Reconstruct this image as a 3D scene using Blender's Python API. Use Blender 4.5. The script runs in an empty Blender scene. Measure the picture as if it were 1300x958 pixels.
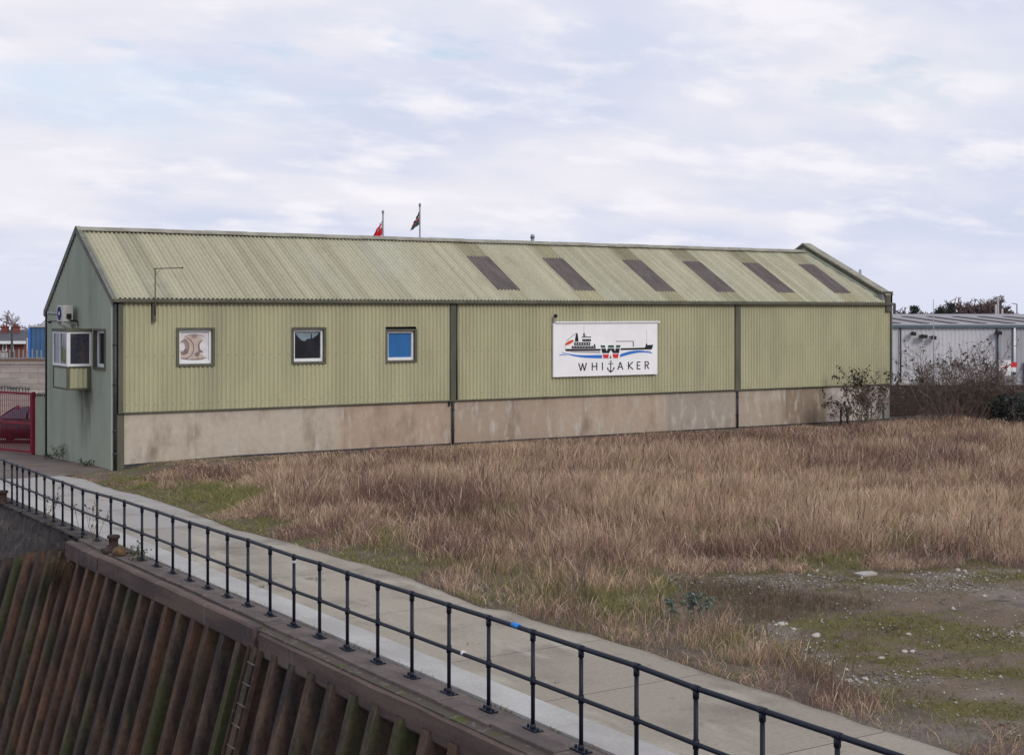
import bpy, math, random
import numpy as np
from mathutils import Vector, Matrix
R = math.radians
rng = np.random.default_rng(7)
rnd = random.Random(11)
scene = bpy.context.scene
col = scene.collection

# ---------------------------------------------------------------- frame of the place
# world x runs along the long wall of the shed, y away from the dock camera side, z up.
F, U0, V0, H = 1805.0, 650.0, 397.0, 4.75
EX, EY = (0.8448191, -0.5350521), (0.5350521, 0.8448191)     # camera right / forward in plan
CX, CY = -12.7641, -42.6594
def cam_w(X, Y): return (CX + X*EX[0] + Y*EY[0], CY + X*EX[1] + Y*EY[1])
def depth(x, y): return (x-CX)*EY[0] + (y-CY)*EY[1]
def ground_at(u, v, z=0.0):
    Y = (H-z)*F/(v-V0); return cam_w((u-U0)/F*Y, Y)
def at_depth(u, v, Y):
    x, y = cam_w((u-U0)/F*Y, Y); return (x, y, H-(v-V0)*Y/F)
def on_plane_y(u, v, s):            # hit of the sight line with the plane y = s
    k = (u-U0)/F
    dx, dy = EX[0]*k+EY[0], EX[1]*k+EY[1]
    Y = (s-CY)/dy
    return CX+dx*Y, H-(v-V0)*Y/F
def project(x, y, z):
    rx, ry = x-CX, y-CY
    X = rx*EX[0]+ry*EX[1]; Y = rx*EY[0]+ry*EY[1]
    return U0+F*X/Y, V0-F*(z-H)/Y, Y
def quay_x(s): return -4.2-0.019*(np.clip(s, -60, 60)+12)     # line of the railing
def sstep(v, a, b):
    q = np.clip((np.asarray(v, float)-a)/(b-a), 0, 1); return q*q*(3-2*q)
def vnoise(x, y, scale, seed):
    r = np.random.default_rng(seed).random((256, 256))
    X = np.asarray(x, float)*scale+37.3; Y = np.asarray(y, float)*scale+91.7
    i = np.floor(X).astype(int); j = np.floor(Y).astype(int)
    fx = X-i; fy = Y-j; fx = fx*fx*(3-2*fx); fy = fy*fy*(3-2*fy)
    a = r[i % 256, j % 256]; b = r[(i+1) % 256, j % 256]; c = r[i % 256, (j+1) % 256]; d = r[(i+1) % 256, (j+1) % 256]
    return (a*(1-fx)+b*fx)*(1-fy)+(c*(1-fx)+d*fx)*fy
def fbm(x, y, scale, seed, n=4):
    t = 0; w = .5; tot = 0
    for k in range(n):
        t = t+w*vnoise(x, y, scale*2**k, seed+k); tot += w; w *= .55
    return t/tot
def ground_z(x, y):
    x = np.asarray(x, float); y = np.asarray(y, float)
    z = .19*sstep(x, -.1, 1.6)*sstep(y, -7, -.8)*(1-sstep(y, 0, 6))
    z = z-.19*sstep(y, 0, 7.6)
    z = z-.0105*np.maximum(0, depth(x, y)-125)
    z = z+.06*(vnoise(x, y, .35, 3)-.5)*sstep(x, .3, 3)*sstep(-y, .5, 3)
    return z

# ---------------------------------------------------------------- materials
def mat(name, c1, c2=None, scale=4.0, stretch=(1, 1, 1), rough=.8, metal=0.0, bump=0.0, bscale=None,
        c3=None, scale3=1.0, stretch3=None, lo=.35, hi=.65, lo3=.5, hi3=.7, spec=.3, attr=None, transl=0.0, detail=6.0, fine=None):
    m = bpy.data.materials.new(name); m.use_nodes = True
    n = m.node_tree.nodes; L = m.node_tree.links; b = n['Principled BSDF']
    b.inputs['Roughness'].default_value = rough; b.inputs['Metallic'].default_value = metal
    b.inputs['Specular IOR Level'].default_value = spec
    tc = n.new('ShaderNodeTexCoord')
    def noise(sc, st, det=detail):
        mp = n.new('ShaderNodeMapping'); mp.inputs['Scale'].default_value = st
        L.new(tc.outputs['Object'], mp.inputs['Vector'])
        t = n.new('ShaderNodeTexNoise'); t.inputs['Scale'].default_value = sc; t.inputs['Detail'].default_value = det
        t.inputs['Roughness'].default_value = .6
        L.new(mp.outputs[0], t.inputs['Vector']); return t
    def ramp(t, a, z):
        r = n.new('ShaderNodeMapRange'); r.interpolation_type = 'SMOOTHSTEP'
        r.inputs['From Min'].default_value = a; r.inputs['From Max'].default_value = z
        L.new(t.outputs[0], r.inputs['Value']); return r.outputs[0]
    def mix(f, a, c, mode='MIX'):
        x = n.new('ShaderNodeMix'); x.data_type = 'RGBA'; x.blend_type = mode
        if isinstance(f, float): x.inputs['Factor'].default_value = f
        else: L.new(f, x.inputs['Factor'])
        for k, v in (('A', a), ('B', c)):
            i = [q for q in x.inputs if q.name == k and q.type == 'RGBA'][0]
            if isinstance(v, tuple): i.default_value = (*v, 1)
            else: L.new(v, i)
        return [q for q in x.outputs if q.type == 'RGBA'][0]
    cur = c1
    if attr:
        a = n.new('ShaderNodeAttribute'); a.attribute_name = attr; cur = a.outputs['Color']
    if c2 is not None: cur = mix(ramp(noise(scale, stretch), lo, hi), cur, c2)
    if c3 is not None: cur = mix(ramp(noise(scale3, stretch3 or stretch), lo3, hi3), cur, c3)
    if fine:
        sc, amt = fine
        g = noise(sc, (1, 1, 1), 3.0)
        r = n.new('ShaderNodeMapRange'); r.inputs['From Min'].default_value = .3; r.inputs['From Max'].default_value = .7
        r.inputs['To Min'].default_value = 1-amt; r.inputs['To Max'].default_value = 1+amt
        L.new(g.outputs[0], r.inputs['Value'])
        hsv = n.new('ShaderNodeHueSaturation'); L.new(r.outputs[0], hsv.inputs['Value'])
        if isinstance(cur, tuple): hsv.inputs['Color'].default_value = (*cur, 1)
        else: L.new(cur, hsv.inputs['Color'])
        cur = hsv.outputs[0]
    if isinstance(cur, tuple): b.inputs['Base Color'].default_value = (*cur, 1)
    else: L.new(cur, b.inputs['Base Color'])
    if bump:
        bn = n.new('ShaderNodeBump'); bn.inputs['Strength'].default_value = bump; bn.inputs['Distance'].default_value = .02
        L.new(noise(bscale or scale*6, (1, 1, 1)).outputs[0], bn.inputs['Height']); L.new(bn.outputs[0], b.inputs['Normal'])
    if transl:
        t = n.new('ShaderNodeBsdfTranslucent'); s = n.new('ShaderNodeMixShader'); s.inputs[0].default_value = transl
        if isinstance(cur, tuple): t.inputs['Color'].default_value = (*cur, 1)
        else: L.new(cur, t.inputs['Color'])
        L.new(b.outputs[0], s.inputs[1]); L.new(t.outputs[0], s.inputs[2]); L.new(s.outputs[0], n['Material Output'].inputs[0])
    return m
M = {}
M['clad'] = mat('green_wall_sheeting', (.44, .425, .275), (.38, .37, .24), 1.1, (1, 1, .25), .75, c3=(.325, .32, .215), scale3=.5, stretch3=(1, 1, .15), lo3=.52, hi3=.8, fine=(30, .06))
M['roof'] = mat('weathered_roof_sheeting', None, (.31, .285, .20), 1.6, (1, .35, .5), .85, attr='tint', c3=(.45, .46, .385), scale3=.45, lo3=.5, hi3=.85, lo=.48, hi=.9, fine=(14, .14))
M['gable'] = mat('grey_green_sheeting', (.36, .395, .325), (.31, .345, .28), .9, (1, 1, .3), .75, c3=(.235, .265, .215), scale3=.7, stretch3=(1, 1, .2), lo3=.56, hi3=.8, fine=(25, .06))
M['dark_patch'] = mat('brown_grey_patch', (.13, .125, .10), (.19, .20, .16), 3, (1, 1, .4), .85)
M['trim'] = mat('dark_green_trim', (.075, .078, .055), (.11, .105, .075), 3, (1, 1, .3), .6, fine=(20, .08))
M['trimgrey'] = mat('grey_verge_trim', (.17, .175, .15), (.12, .125, .11), 2.2, (1, 1, 1), .65)
M['skylight'] = mat('dirty_roof_light', (.10, .082, .074), (.145, .122, .110), 3, (1, .3, .3), .45, spec=.4, c3=(.075, .063, .06), scale3=9, lo3=.55, hi3=.8)
M['ridge'] = mat('ridge_sheet', (.22, .21, .17), (.30, .29, .24), 2.0, rough=.8, fine=(10, .12))
M['plinth'] = mat('rendered_concrete', None, (.215, .165, .125), 1.3, (1, 1, .45), .9, attr='tint', c3=(.44, .405, .355), scale3=2.6, stretch3=(1.3, 1, .4), lo3=.50, hi3=.72, lo=.46, hi=.80, bump=.25, bscale=18, fine=(5, .07))
M['white'] = mat('white_upvc', (.74, .75, .76), (.66, .67, .68), 6, rough=.4)
M['board'] = mat('white_board', (.84, .84, .86), (.79, .79, .81), 1.2, rough=.5)
M['pipe'] = mat('dark_grey_pipe', (.028, .031, .036), (.045, .047, .05), 5, rough=.5)
M['glass'] = mat('dark_glass', (.012, .014, .02), (.022, .022, .03), 2.5, rough=.06, spec=.5)
M['glass2'] = mat('office_glass', (.035, .036, .055), (.075, .065, .075), 1.7, (1, 1, 1), rough=.08, spec=.5, lo=.45, hi=.6)
M['blueblind'] = mat('blue_blind', (.02, .115, .32), (.028, .14, .37), 1.2, (1, 1, .4), rough=.14, spec=.5)
M['inkblue'] = mat('sign_blue', (.03, .16, .55), rough=.5); M['inkred'] = mat('sign_red', (.62, .035, .05), rough=.5)
M['inkorange'] = mat('sign_orange', (.70, .13, .07), rough=.5)
M['inkblack'] = mat('sign_black', (.012, .012, .016), rough=.5); M['inkgreen'] = mat('sign_green', (.03, .11, .06), rough=.5)
M['inkgrey'] = mat('sign_grey', (.42, .38, .40), rough=.5)
M['beige'] = mat('print_beige', (.52, .42, .36), (.45, .36, .31), 5, rough=.6); M['brown'] = mat('print_brown', (.19, .145, .15), rough=.6)
M['mauve'] = mat('print_mauve', (.30, .23, .23), rough=.6); M['pale'] = mat('print_pale', (.66, .65, .67), (.58, .56, .58), 4, rough=.6)
M['acwhite'] = mat('dirty_white_metal', (.56, .55, .54), (.46, .43, .40), 5, rough=.5, c3=(.30, .18, .10), scale3=6, lo3=.66, hi3=.74)
M['black'] = mat('black_plastic', (.015, .015, .018), rough=.5)
M['galv'] = mat('galvanised_steel', (.30, .32, .33), (.24, .25, .26), 6, rough=.5, metal=.4)
M['rail'] = mat('navy_rail_paint', (.006, .009, .020), (.010, .013, .026), 3, rough=.5, spec=.3, c3=(.022, .014, .014), scale3=7, lo3=.66, hi3=.75)
M['tape'] = mat('blue_tape', (.03, .22, .65), rough=.5); M['tapewhite'] = mat('white_tape', (.75, .75, .75), rough=.5)
M['path'] = mat('weathered_path_concrete', None, (.19, .165, .135), .55, (1, 1, 1), .9, attr='tint', c3=(.37, .34, .285), scale3=.9, stretch3=(1.6, .45, 1), lo3=.50, hi3=.72, lo=.47, hi=.72, bump=.2, bscale=30, fine=(16, .10))
M['strip'] = mat('pale_kerb_concrete', (.43, .425, .41), (.34, .33, .31), 1.1, (1, .5, 1), .9, c3=(.33, .31, .28), scale3=3.5, lo3=.6, hi3=.75, bump=.2, bscale=30, fine=(22, .08))
M['coping'] = mat('brown_sandstone', (.145, .118, .108), (.10, .082, .077), 1.8, rough=.95, c3=(.22, .19, .17), scale3=6, lo3=.58, hi3=.75, bump=.5, bscale=22, fine=(35, .14))
M['beam'] = mat('weathered_timber_beam', (.135, .096, .082), (.07, .052, .05), 1.4, (1, .3, 2.2), .85, c3=(.16, .135, .122), scale3=2.5, stretch3=(1, 1.6, .3), lo3=.56, hi3=.75, bump=.4, bscale=12, fine=(30, .12))
M['pile'] = mat('rusty_sheet_pile', (.105, .068, .050), (.034, .027, .027), 3.2, (1, 1.3, .22), .85, c3=(.048, .052, .022), scale3=1.1, stretch3=(1, 1.2, .45), lo3=.48, hi3=.64, bump=.5, bscale=10, fine=(12, .25))
M['pilerust'] = mat('orange_rust_sheet_pile', (.125, .068, .042), (.045, .031, .028), 3.2, (1, 1.3, .2), .85, c3=(.048, .045, .028), scale3=1.0, stretch3=(1, 1.2, .4), lo3=.52, hi3=.66, bump=.5, bscale=10, fine=(12, .22))
M['earth'] = mat('dark_rubble_earth', (.075, .064, .060), (.040, .035, .035), 3.5, rough=.95, c3=(.12, .105, .085), scale3=6, lo3=.56, hi3=.66, bump=.9, bscale=7, fine=(30, .25))
M['moss'] = mat('moss_and_grit', (.085, .070, .060), (.075, .08, .026), 2.2, rough=1, lo=.52, hi=.62, c3=(.15, .13, .12), scale3=9, lo3=.55, hi3=.65, bump=.8, bscale=25)
M['rust'] = mat('rusty_iron', (.062, .036, .028), (.035, .024, .021), 7, rough=.85, bump=.4, bscale=25, c3=(.20, .10, .04), scale3=5, lo3=.6, hi3=.72)
M['tarmac'] = mat('old_tarmac', (.165, .135, .122), (.125, .104, .095), .8, rough=.95, c3=(.17, .145, .13), scale3=.35, stretch3=(1, 3, 1), lo3=.52, hi3=.7, bump=.4, bscale=40, fine=(40, .15))
M['ground'] = mat('rough_ground', None, (.075, .062, .052), 2.2, rough=1, attr='tint', lo=.5, hi=.75, bump=.8, bscale=30, fine=(28, .30))
M['grass'] = mat('dry_grass_blades', None, rough=.85, attr='tint', spec=.15, transl=.3)
M['leaf'] = mat('leaf', None, rough=.7, attr='tint', spec=.2, transl=.2)
M['twig'] = mat('bare_twig', (.20, .15, .125), (.13, .098, .085), 3, rough=.9)
M['twigfar'] = mat('far_bare_twig', (.16, .115, .105), (.115, .085, .085), .4, rough=.95)
M['_'] = mat('dark_evergreen', (.030, .048, .036), (.045, .062, .045), 1, rough=.9)
M['stone'] = mat('chalky_stone', (.50, .47, .42), (.34, .31, .27), 22, rough=.9, bump=.3)
M['gravel'] = mat('mixed_gravel', None, rough=.9, attr='tint')
M['worn'] = mat('worn_steel', (.21, .18, .155), (.12, .09, .075), 9, rough=.7)
M['red'] = mat('red_gate_paint', (.27, .014, .035), (.19, .012, .025), 4, rough=.5)
M['block'] = mat('grey_block', (.42, .37, .345), (.33, .29, .27), 1.2, (.4, .4, 2), .9, c3=(.50, .46, .43), scale3=1.6, stretch3=(.5, .5, 3), lo3=.55, hi3=.7)
M['cap'] = mat('rusty_capping', (.17, .105, .085), (.12, .09, .08), 1.5, rough=.9)
M['brick'] = mat('red_brick', (.24, .078, .06), (.19, .07, .058), 3, rough=.9)
M['slate'] = mat('dark_slate', (.085, .085, .10), (.06, .06, .075), 2, rough=.7)
M['blue'] = mat('blue_steel', (.045, .105, .21), (.055, .125, .24), 1, rough=.6)
M['cream'] = mat('pale_render', (.42, .40, .38), (.36, .34, .33), 2, rough=.9)
M['car'] = mat('maroon_car_paint', (.035, .007, .020), rough=.25, spec=.6); M['tyre'] = mat('tyre', (.012, .012, .012), rough=.9)
M['carglass'] = mat('car_glass', (.06, .06, .10), rough=.05, spec=.6)
M['shed'] = mat('grey_shed_sheeting', (.53, .53, .555), (.47, .47, .50), .35, (1, 1, .3), .6, fine=(4, .04))
M['sheddark'] = mat('grey_shed_sheeting_dull', (.40, .40, .43), (.35, .35, .38), .35, (1, 1, .3), .6)
M['shedroof'] = mat('grey_shed_roof', (.31, .30, .315), (.27, .26, .275), .3, rough=.7)
M['shedstrip'] = mat('brown_roof_strip', (.095, .078, .088), rough=.7)
M['fascia'] = mat('blue_grey_fascia', (.10, .135, .165), rough=.6)
M['oldbrick'] = mat('dark_old_wall', (.085, .058, .048), (.055, .042, .04), 1.6, rough=.95, c3=(.13, .06, .042), scale3=.8, lo3=.55, hi3=.68, fine=(8, .25))
M['capstone'] = mat('pale_capping', (.40, .37, .35), (.30, .28, .26), 2, rough=.9)
M['greenpost'] = mat('green_post', (.02, .085, .055), rough=.6)
M['pot'] = mat('grey_green_leaf', (.17, .21, .18), (.11, .14, .11), 8, rough=.9)
M['flagred'] = mat('flag_red', (.60, .02, .04), rough=.8, transl=.25); M['flagblue'] = mat('flag_blue', (.03, .04, .20), rough=.8, transl=.2)
M['flagwhite'] = mat('flag_white', (.7, .7, .7), rough=.8, transl=.2); M['flaggreen'] = mat('flag_green', (.07, .115, .105), rough=.8, transl=.25)
M['flagblack'] = mat('flag_black', (.02, .02, .024), rough=.8, transl=.1)
M['water'] = mat('dock_water', (.022, .026, .022), rough=.08, spec=.5, bump=.15, bscale=3)
M['polegrey'] = mat('lamp_column_grey', (.30, .31, .34), rough=.6)

def bolt_dots(m, pitch, rows, c):
    n = m.node_tree.nodes; L = m.node_tree.links; b = n['Principled BSDF']; src = b.inputs['Base Color'].links[0].from_socket
    tc = n.new('ShaderNodeTexCoord'); sp_ = n.new('ShaderNodeSeparateXYZ'); L.new(tc.outputs['Object'], sp_.inputs[0])
    def q(op, a, v=None):
        t = n.new('ShaderNodeMath'); t.operation = op
        for i, z in enumerate((a, v)):
            if z is None: continue
            if isinstance(z, (int, float)): t.inputs[i].default_value = z
            else: L.new(z, t.inputs[i])
        return t.outputs[0]
    fx = q('ABSOLUTE', q('SUBTRACT', q('FRACT', q('DIVIDE', sp_.outputs[0], pitch)), .375)); mx = q('LESS_THAN', fx, .05); mz = None
    for z in rows:
        t = q('LESS_THAN', q('ABSOLUTE', q('SUBTRACT', sp_.outputs[2], z)), .014); mz = t if mz is None else q('MAXIMUM', mz, t)
    x = n.new('ShaderNodeMix'); x.data_type = 'RGBA'; L.new(q('MULTIPLY', mx, mz), x.inputs['Factor']); ia, ib = [k for k in x.inputs if k.type == 'RGBA']
    L.new(src, ia); ib.default_value = (*c, 1); L.new([k for k in x.outputs if k.type == 'RGBA'][0], b.inputs['Base Color'])
bolt_dots(M['clad'], .292, (3.42, 1.95), (.16, .145, .10))
def cracks(m):
    n = m.node_tree.nodes; L = m.node_tree.links; b = n['Principled BSDF']; src = b.inputs['Base Color'].links[0].from_socket
    tc = n.new('ShaderNodeTexCoord'); no = n.new('ShaderNodeTexNoise'); no.inputs['Scale'].default_value = 1.6; no.inputs['Detail'].default_value = 5; L.new(tc.outputs['Object'], no.inputs['Vector'])
    ad = n.new('ShaderNodeMix'); ad.data_type = 'VECTOR'; ad.inputs[0].default_value = .22; va, vb = [k for k in ad.inputs if k.type == 'VECTOR'][:2]; L.new(tc.outputs['Object'], va); L.new(no.outputs['Color'], vb)
    vo = n.new('ShaderNodeTexVoronoi'); vo.feature = 'DISTANCE_TO_EDGE'; vo.inputs['Scale'].default_value = .38; L.new([k for k in ad.outputs if k.type == 'VECTOR'][0], vo.inputs['Vector'])
    def rmp(v, a, z):
        r = n.new('ShaderNodeMapRange'); r.interpolation_type = 'SMOOTHSTEP'; r.inputs['From Min'].default_value = a; r.inputs['From Max'].default_value = z; L.new(v, r.inputs['Value']); return r.outputs[0]
    n2 = n.new('ShaderNodeTexNoise'); n2.inputs['Scale'].default_value = .6; L.new(tc.outputs['Object'], n2.inputs['Vector'])
    f = n.new('ShaderNodeMath'); f.operation = 'MULTIPLY'; L.new(rmp(vo.outputs['Distance'], .006, .001), f.inputs[0]); L.new(rmp(n2.outputs[0], .54, .72), f.inputs[1])
    sp2 = n.new('ShaderNodeTexNoise'); sp2.inputs['Scale'].default_value = 5; sp2.inputs['Detail'].default_value = 2; L.new(tc.outputs['Object'], sp2.inputs['Vector'])
    f2 = n.new('ShaderNodeMath'); f2.operation = 'MAXIMUM'; L.new(f.outputs[0], f2.inputs[0]); q = n.new('ShaderNodeMath'); q.operation = 'MULTIPLY'; q.inputs[1].default_value = .28; L.new(rmp(sp2.outputs[0], .64, .76), q.inputs[0]); L.new(q.outputs[0], f2.inputs[1])
    x = n.new('ShaderNodeMix'); x.data_type = 'RGBA'; L.new(f2.outputs[0], x.inputs['Factor']); ia, ib = [k for k in x.inputs if k.type == 'RGBA']; L.new(src, ia); ib.default_value = (.085, .07, .055, 1)
    L.new([k for k in x.outputs if k.type == 'RGBA'][0], b.inputs['Base Color'])
cracks(M['path'])
def courses(m, rot, bw_, bh_, mortar, amt):
    n = m.node_tree.nodes; L = m.node_tree.links; b = n['Principled BSDF']; src = b.inputs['Base Color'].links[0].from_socket
    tc = n.new('ShaderNodeTexCoord'); m1 = n.new('ShaderNodeMapping'); m1.inputs['Rotation'].default_value = (0, 0, rot); L.new(tc.outputs['Object'], m1.inputs[0])
    sp_ = n.new('ShaderNodeSeparateXYZ'); cb = n.new('ShaderNodeCombineXYZ'); L.new(m1.outputs[0], sp_.inputs[0]); L.new(sp_.outputs[0], cb.inputs[0]); L.new(sp_.outputs[2], cb.inputs[1])
    t = n.new('ShaderNodeTexBrick'); t.inputs['Scale'].default_value = 1; t.inputs['Brick Width'].default_value = bw_; t.inputs['Row Height'].default_value = bh_; t.inputs['Mortar Size'].default_value = mortar
    t.inputs['Color1'].default_value = (1, 1, 1, 1); t.inputs['Color2'].default_value = (1-amt, 1-amt, 1-amt, 1); t.inputs['Mortar'].default_value = (1-1.4*amt,)*3+(1,); L.new(cb.outputs[0], t.inputs['Vector'])
    x = n.new('ShaderNodeMix'); x.data_type = 'RGBA'; x.blend_type = 'MULTIPLY'; x.inputs['Factor'].default_value = 1; ia, ib = [k for k in x.inputs if k.type == 'RGBA']; L.new(src, ia); L.new(t.outputs['Color'], ib)
    L.new([k for k in x.outputs if k.type == 'RGBA'][0], b.inputs['Base Color'])
courses(M['block'], .5645, .9, .26, .02, .22); courses(M['brick'], .5645, .45, .15, .012, .2); courses(M['oldbrick'], .5645, .45, .15, .015, .3)
def dark_patch(m, c):  # darker noise-broken patch below the bay, fading downwards
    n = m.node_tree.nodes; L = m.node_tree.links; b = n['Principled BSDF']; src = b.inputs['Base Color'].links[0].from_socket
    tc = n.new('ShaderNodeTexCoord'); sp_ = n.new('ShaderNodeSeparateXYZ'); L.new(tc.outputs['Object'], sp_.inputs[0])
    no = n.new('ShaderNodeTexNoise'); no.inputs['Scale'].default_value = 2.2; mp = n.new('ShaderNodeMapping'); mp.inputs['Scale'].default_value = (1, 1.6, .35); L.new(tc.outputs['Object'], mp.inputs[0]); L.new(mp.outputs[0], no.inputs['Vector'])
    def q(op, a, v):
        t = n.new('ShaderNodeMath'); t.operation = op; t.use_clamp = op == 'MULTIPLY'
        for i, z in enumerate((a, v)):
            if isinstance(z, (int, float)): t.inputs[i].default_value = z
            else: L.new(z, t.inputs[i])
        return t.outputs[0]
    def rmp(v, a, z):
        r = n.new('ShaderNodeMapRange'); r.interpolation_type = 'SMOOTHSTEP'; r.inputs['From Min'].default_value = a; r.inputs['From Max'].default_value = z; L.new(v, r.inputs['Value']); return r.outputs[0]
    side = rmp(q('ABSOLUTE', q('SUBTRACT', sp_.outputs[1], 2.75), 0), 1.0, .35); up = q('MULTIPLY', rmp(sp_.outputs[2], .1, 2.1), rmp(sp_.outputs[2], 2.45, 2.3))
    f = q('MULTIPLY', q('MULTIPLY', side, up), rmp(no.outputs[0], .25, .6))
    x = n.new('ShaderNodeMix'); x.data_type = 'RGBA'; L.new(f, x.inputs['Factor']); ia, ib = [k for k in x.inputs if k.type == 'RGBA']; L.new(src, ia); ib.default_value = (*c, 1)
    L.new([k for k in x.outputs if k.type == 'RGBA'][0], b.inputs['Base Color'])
M['gablewall'] = M['gable'].copy(); M['gablewall'].name = 'grey_green_gable_sheeting'; dark_patch(M['gablewall'], (.135, .13, .105))
# ---------------------------------------------------------------- mesh helpers
class MB:
    def __init__(s, mtx=None): s.v = []; s.f = []; s.m = []; s.sm = []; s.k = mtx
    def pts(s, ps):
        i = len(s.v); s.v.extend((s.k @ Vector(p))[:] if s.k is not None else tuple(p) for p in ps); return i
    def face(s, ids, mi=0, sm=False): s.f.append(tuple(ids)); s.m.append(mi); s.sm.append(sm)
    def poly(s, ps, mi=0):
        i = s.pts(ps); s.face(range(i, i+len(ps)), mi); return s
    def box(s, x0, x1, y0, y1, z0, z1, mi=0):
        i = s.pts([(x, y, z) for x in (x0, x1) for y in (y0, y1) for z in (z0, z1)])
        for q in ((0, 1, 3, 2), (4, 6, 7, 5), (0, 4, 5, 1), (2, 3, 7, 6), (0, 2, 6, 4), (1, 5, 7, 3)): s.face([i+a for a in q], mi)
        return s
    def bar(s, p, q, w, h, up=(0, 0, 1), mi=0):          # rectangular bar from p to q
        p, q = Vector(p), Vector(q); d = (q-p).normalized(); u = Vector(up)
        a = d.cross(u).normalized(); b = a.cross(d).normalized()
        i = s.pts([c+a*sx*w/2+b*sz*h/2 for c in (p, q) for sx, sz in ((-1, -1), (1, -1), (1, 1), (-1, 1))])
        for e in ((0, 3, 2, 1), (4, 5, 6, 7), (0, 1, 5, 4), (1, 2, 6, 5), (2, 3, 7, 6), (3, 0, 4, 7)): s.face([i+a for a in e], mi)
        return s
    def tube(s, ps, r, n=8, mi=0, cap=True):
        ps = [Vector(p) for p in ps]; rs = r if isinstance(r, (list, tuple)) else [r]*len(ps)
        rings = []
        for k, p in enumerate(ps):
            d = (ps[min(k+1, len(ps)-1)]-ps[max(k-1, 0)]).normalized()
            u = Vector((0, 0, 1)) if abs(d.z) < .9 else Vector((1, 0, 0))
            a = d.cross(u).normalized(); b = a.cross(d)
            rings.append(s.pts([p+(a*math.cos(2*math.pi*j/n)+b*math.sin(2*math.pi*j/n))*rs[k] for j in range(n)]))
        for A, B in zip(rings, rings[1:]):
            for j in range(n): s.face((A+j, A+(j+1) % n, B+(j+1) % n, B+j), mi, True)
        if cap:
            s.face([rings[0]+j for j in reversed(range(n))], mi); s.face([rings[-1]+j for j in range(n)], mi)
        return s
    def prism(s, poly, fn, d0, d1, mi=0):                # 2D outline, fn(a, b, d) -> point
        n = len(poly); i = s.pts([fn(a, b, d0) for a, b in poly]); j = s.pts([fn(a, b, d1) for a, b in poly])
        s.face(range(i, i+n), mi); s.face(reversed(range(j, j+n)), mi)
        for k in range(n): s.face((i+k, j+k, j+(k+1) % n, i+(k+1) % n), mi)
        return s
    def ball(s, c, r, n=8, mi=0, sq=(1, 1, 1)):
        m = max(4, n//2); i = s.pts([(c[0]+r*sq[0]*math.sin(math.pi*a/m)*math.cos(2*math.pi*b/n), c[1]+r*sq[1]*math.sin(math.pi*a/m)*math.sin(2*math.pi*b/n), c[2]+r*sq[2]*math.cos(math.pi*a/m)) for a in range(m+1) for b in range(n)])
        for a in range(m):
            for b in range(n): s.face((i+a*n+b, i+(a+1)*n+b, i+(a+1)*n+(b+1) % n, i+a*n+(b+1) % n), mi, True)
        return s
    def build(s, name, mats, parent=None, bevel=0, smooth_all=None):
        o0 = Vector(parent.get('_o', (0, 0, 0))) if parent is not None else Vector((0, 0, 0))
        return mesh_obj(name, np.array(s.v, float).reshape(-1, 3)-np.array(o0), s.f, mats, parent, s.m, s.sm, bevel)
def mesh_obj(name, v, f, mats, parent=None, mi=None, sm=None, bevel=0):
    me = bpy.data.meshes.new(name); me.from_pydata(np.asarray(v).tolist(), [], f)
    for m in (mats if isinstance(mats, (list, tuple)) else [mats]): me.materials.append(m)
    if mi is not None: me.polygons.foreach_set('material_index', mi)
    if sm is not None: me.polygons.foreach_set('use_smooth', sm)
    me.update()
    o = bpy.data.objects.new(name, me); col.objects.link(o); o.parent = parent
    if bevel:
        b = o.modifiers.new('bevel', 'BEVEL'); b.width = bevel; b.segments = 2; b.limit_method = 'ANGLE'; b.angle_limit = R(40)
    return o
def fast_mesh(name, v, idx, per, mats, parent=None, tint=None, smooth=False):      # numpy mesh, `per` corners a face
    o0 = np.array(parent.get('_o', (0, 0, 0))) if parent is not None else np.zeros(3)
    v = (np.asarray(v, np.float32)-o0.astype(np.float32)); idx = np.asarray(idx, np.int32).ravel(); nf = len(idx)//per
    me = bpy.data.meshes.new(name); me.vertices.add(len(v)); me.vertices.foreach_set('co', v.ravel())
    me.loops.add(len(idx)); me.loops.foreach_set('vertex_index', idx)
    me.polygons.add(nf); me.polygons.foreach_set('loop_start', np.arange(0, nf*per, per, dtype=np.int32))
    if smooth: me.polygons.foreach_set('use_smooth', np.ones(nf, bool))
    for m in (mats if isinstance(mats, (list, tuple)) else [mats]): me.materials.append(m)
    if tint is not None:
        a = me.color_attributes.new('tint', 'FLOAT_COLOR', 'POINT')
        c = np.ones((len(v), 4), np.float32); c[:, :3] = tint; a.data.foreach_set('color', c.ravel())
    me.update(); me.validate()
    o = bpy.data.objects.new(name, me); col.objects.link(o); o.parent = parent
    return o
def tint_attr(o, fn):
    me = o.data; n = len(me.vertices); v = np.empty(n*3, np.float32); me.vertices.foreach_get('co', v)
    a = me.color_attributes.new('tint', 'FLOAT_COLOR', 'POINT'); c = np.ones((n, 4), np.float32)
    c[:, :3] = fn(v.reshape(-1, 3)); a.data.foreach_set('color', c.ravel())
def tag(o, label=None, cat=None, group=None, kind=None):
    if label: o['label'] = label
    if cat: o['category'] = cat
    if group: o['group'] = group
    if kind: o['kind'] = kind
    return o
def thing(name, label, cat, loc, group=None, rz=None):    # world-aligned parts unless rz is given
    o = bpy.data.objects.new(name, None); o.location = loc; o.empty_display_size = .3; col.objects.link(o)
    if rz is None: o['_o'] = tuple(loc)
    else: o.rotation_euler.z = rz
    return tag(o, label, cat, group)
kids = {}
def copy_tree(o, parent=None):
    c = o.copy(); col.objects.link(c); c.parent = parent
    for ch in [q for q in list(col.objects) if q.parent == o and q != c]: copy_tree(ch, c)
    return c
def struct(o): o['kind'] = 'structure'; return o
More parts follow.
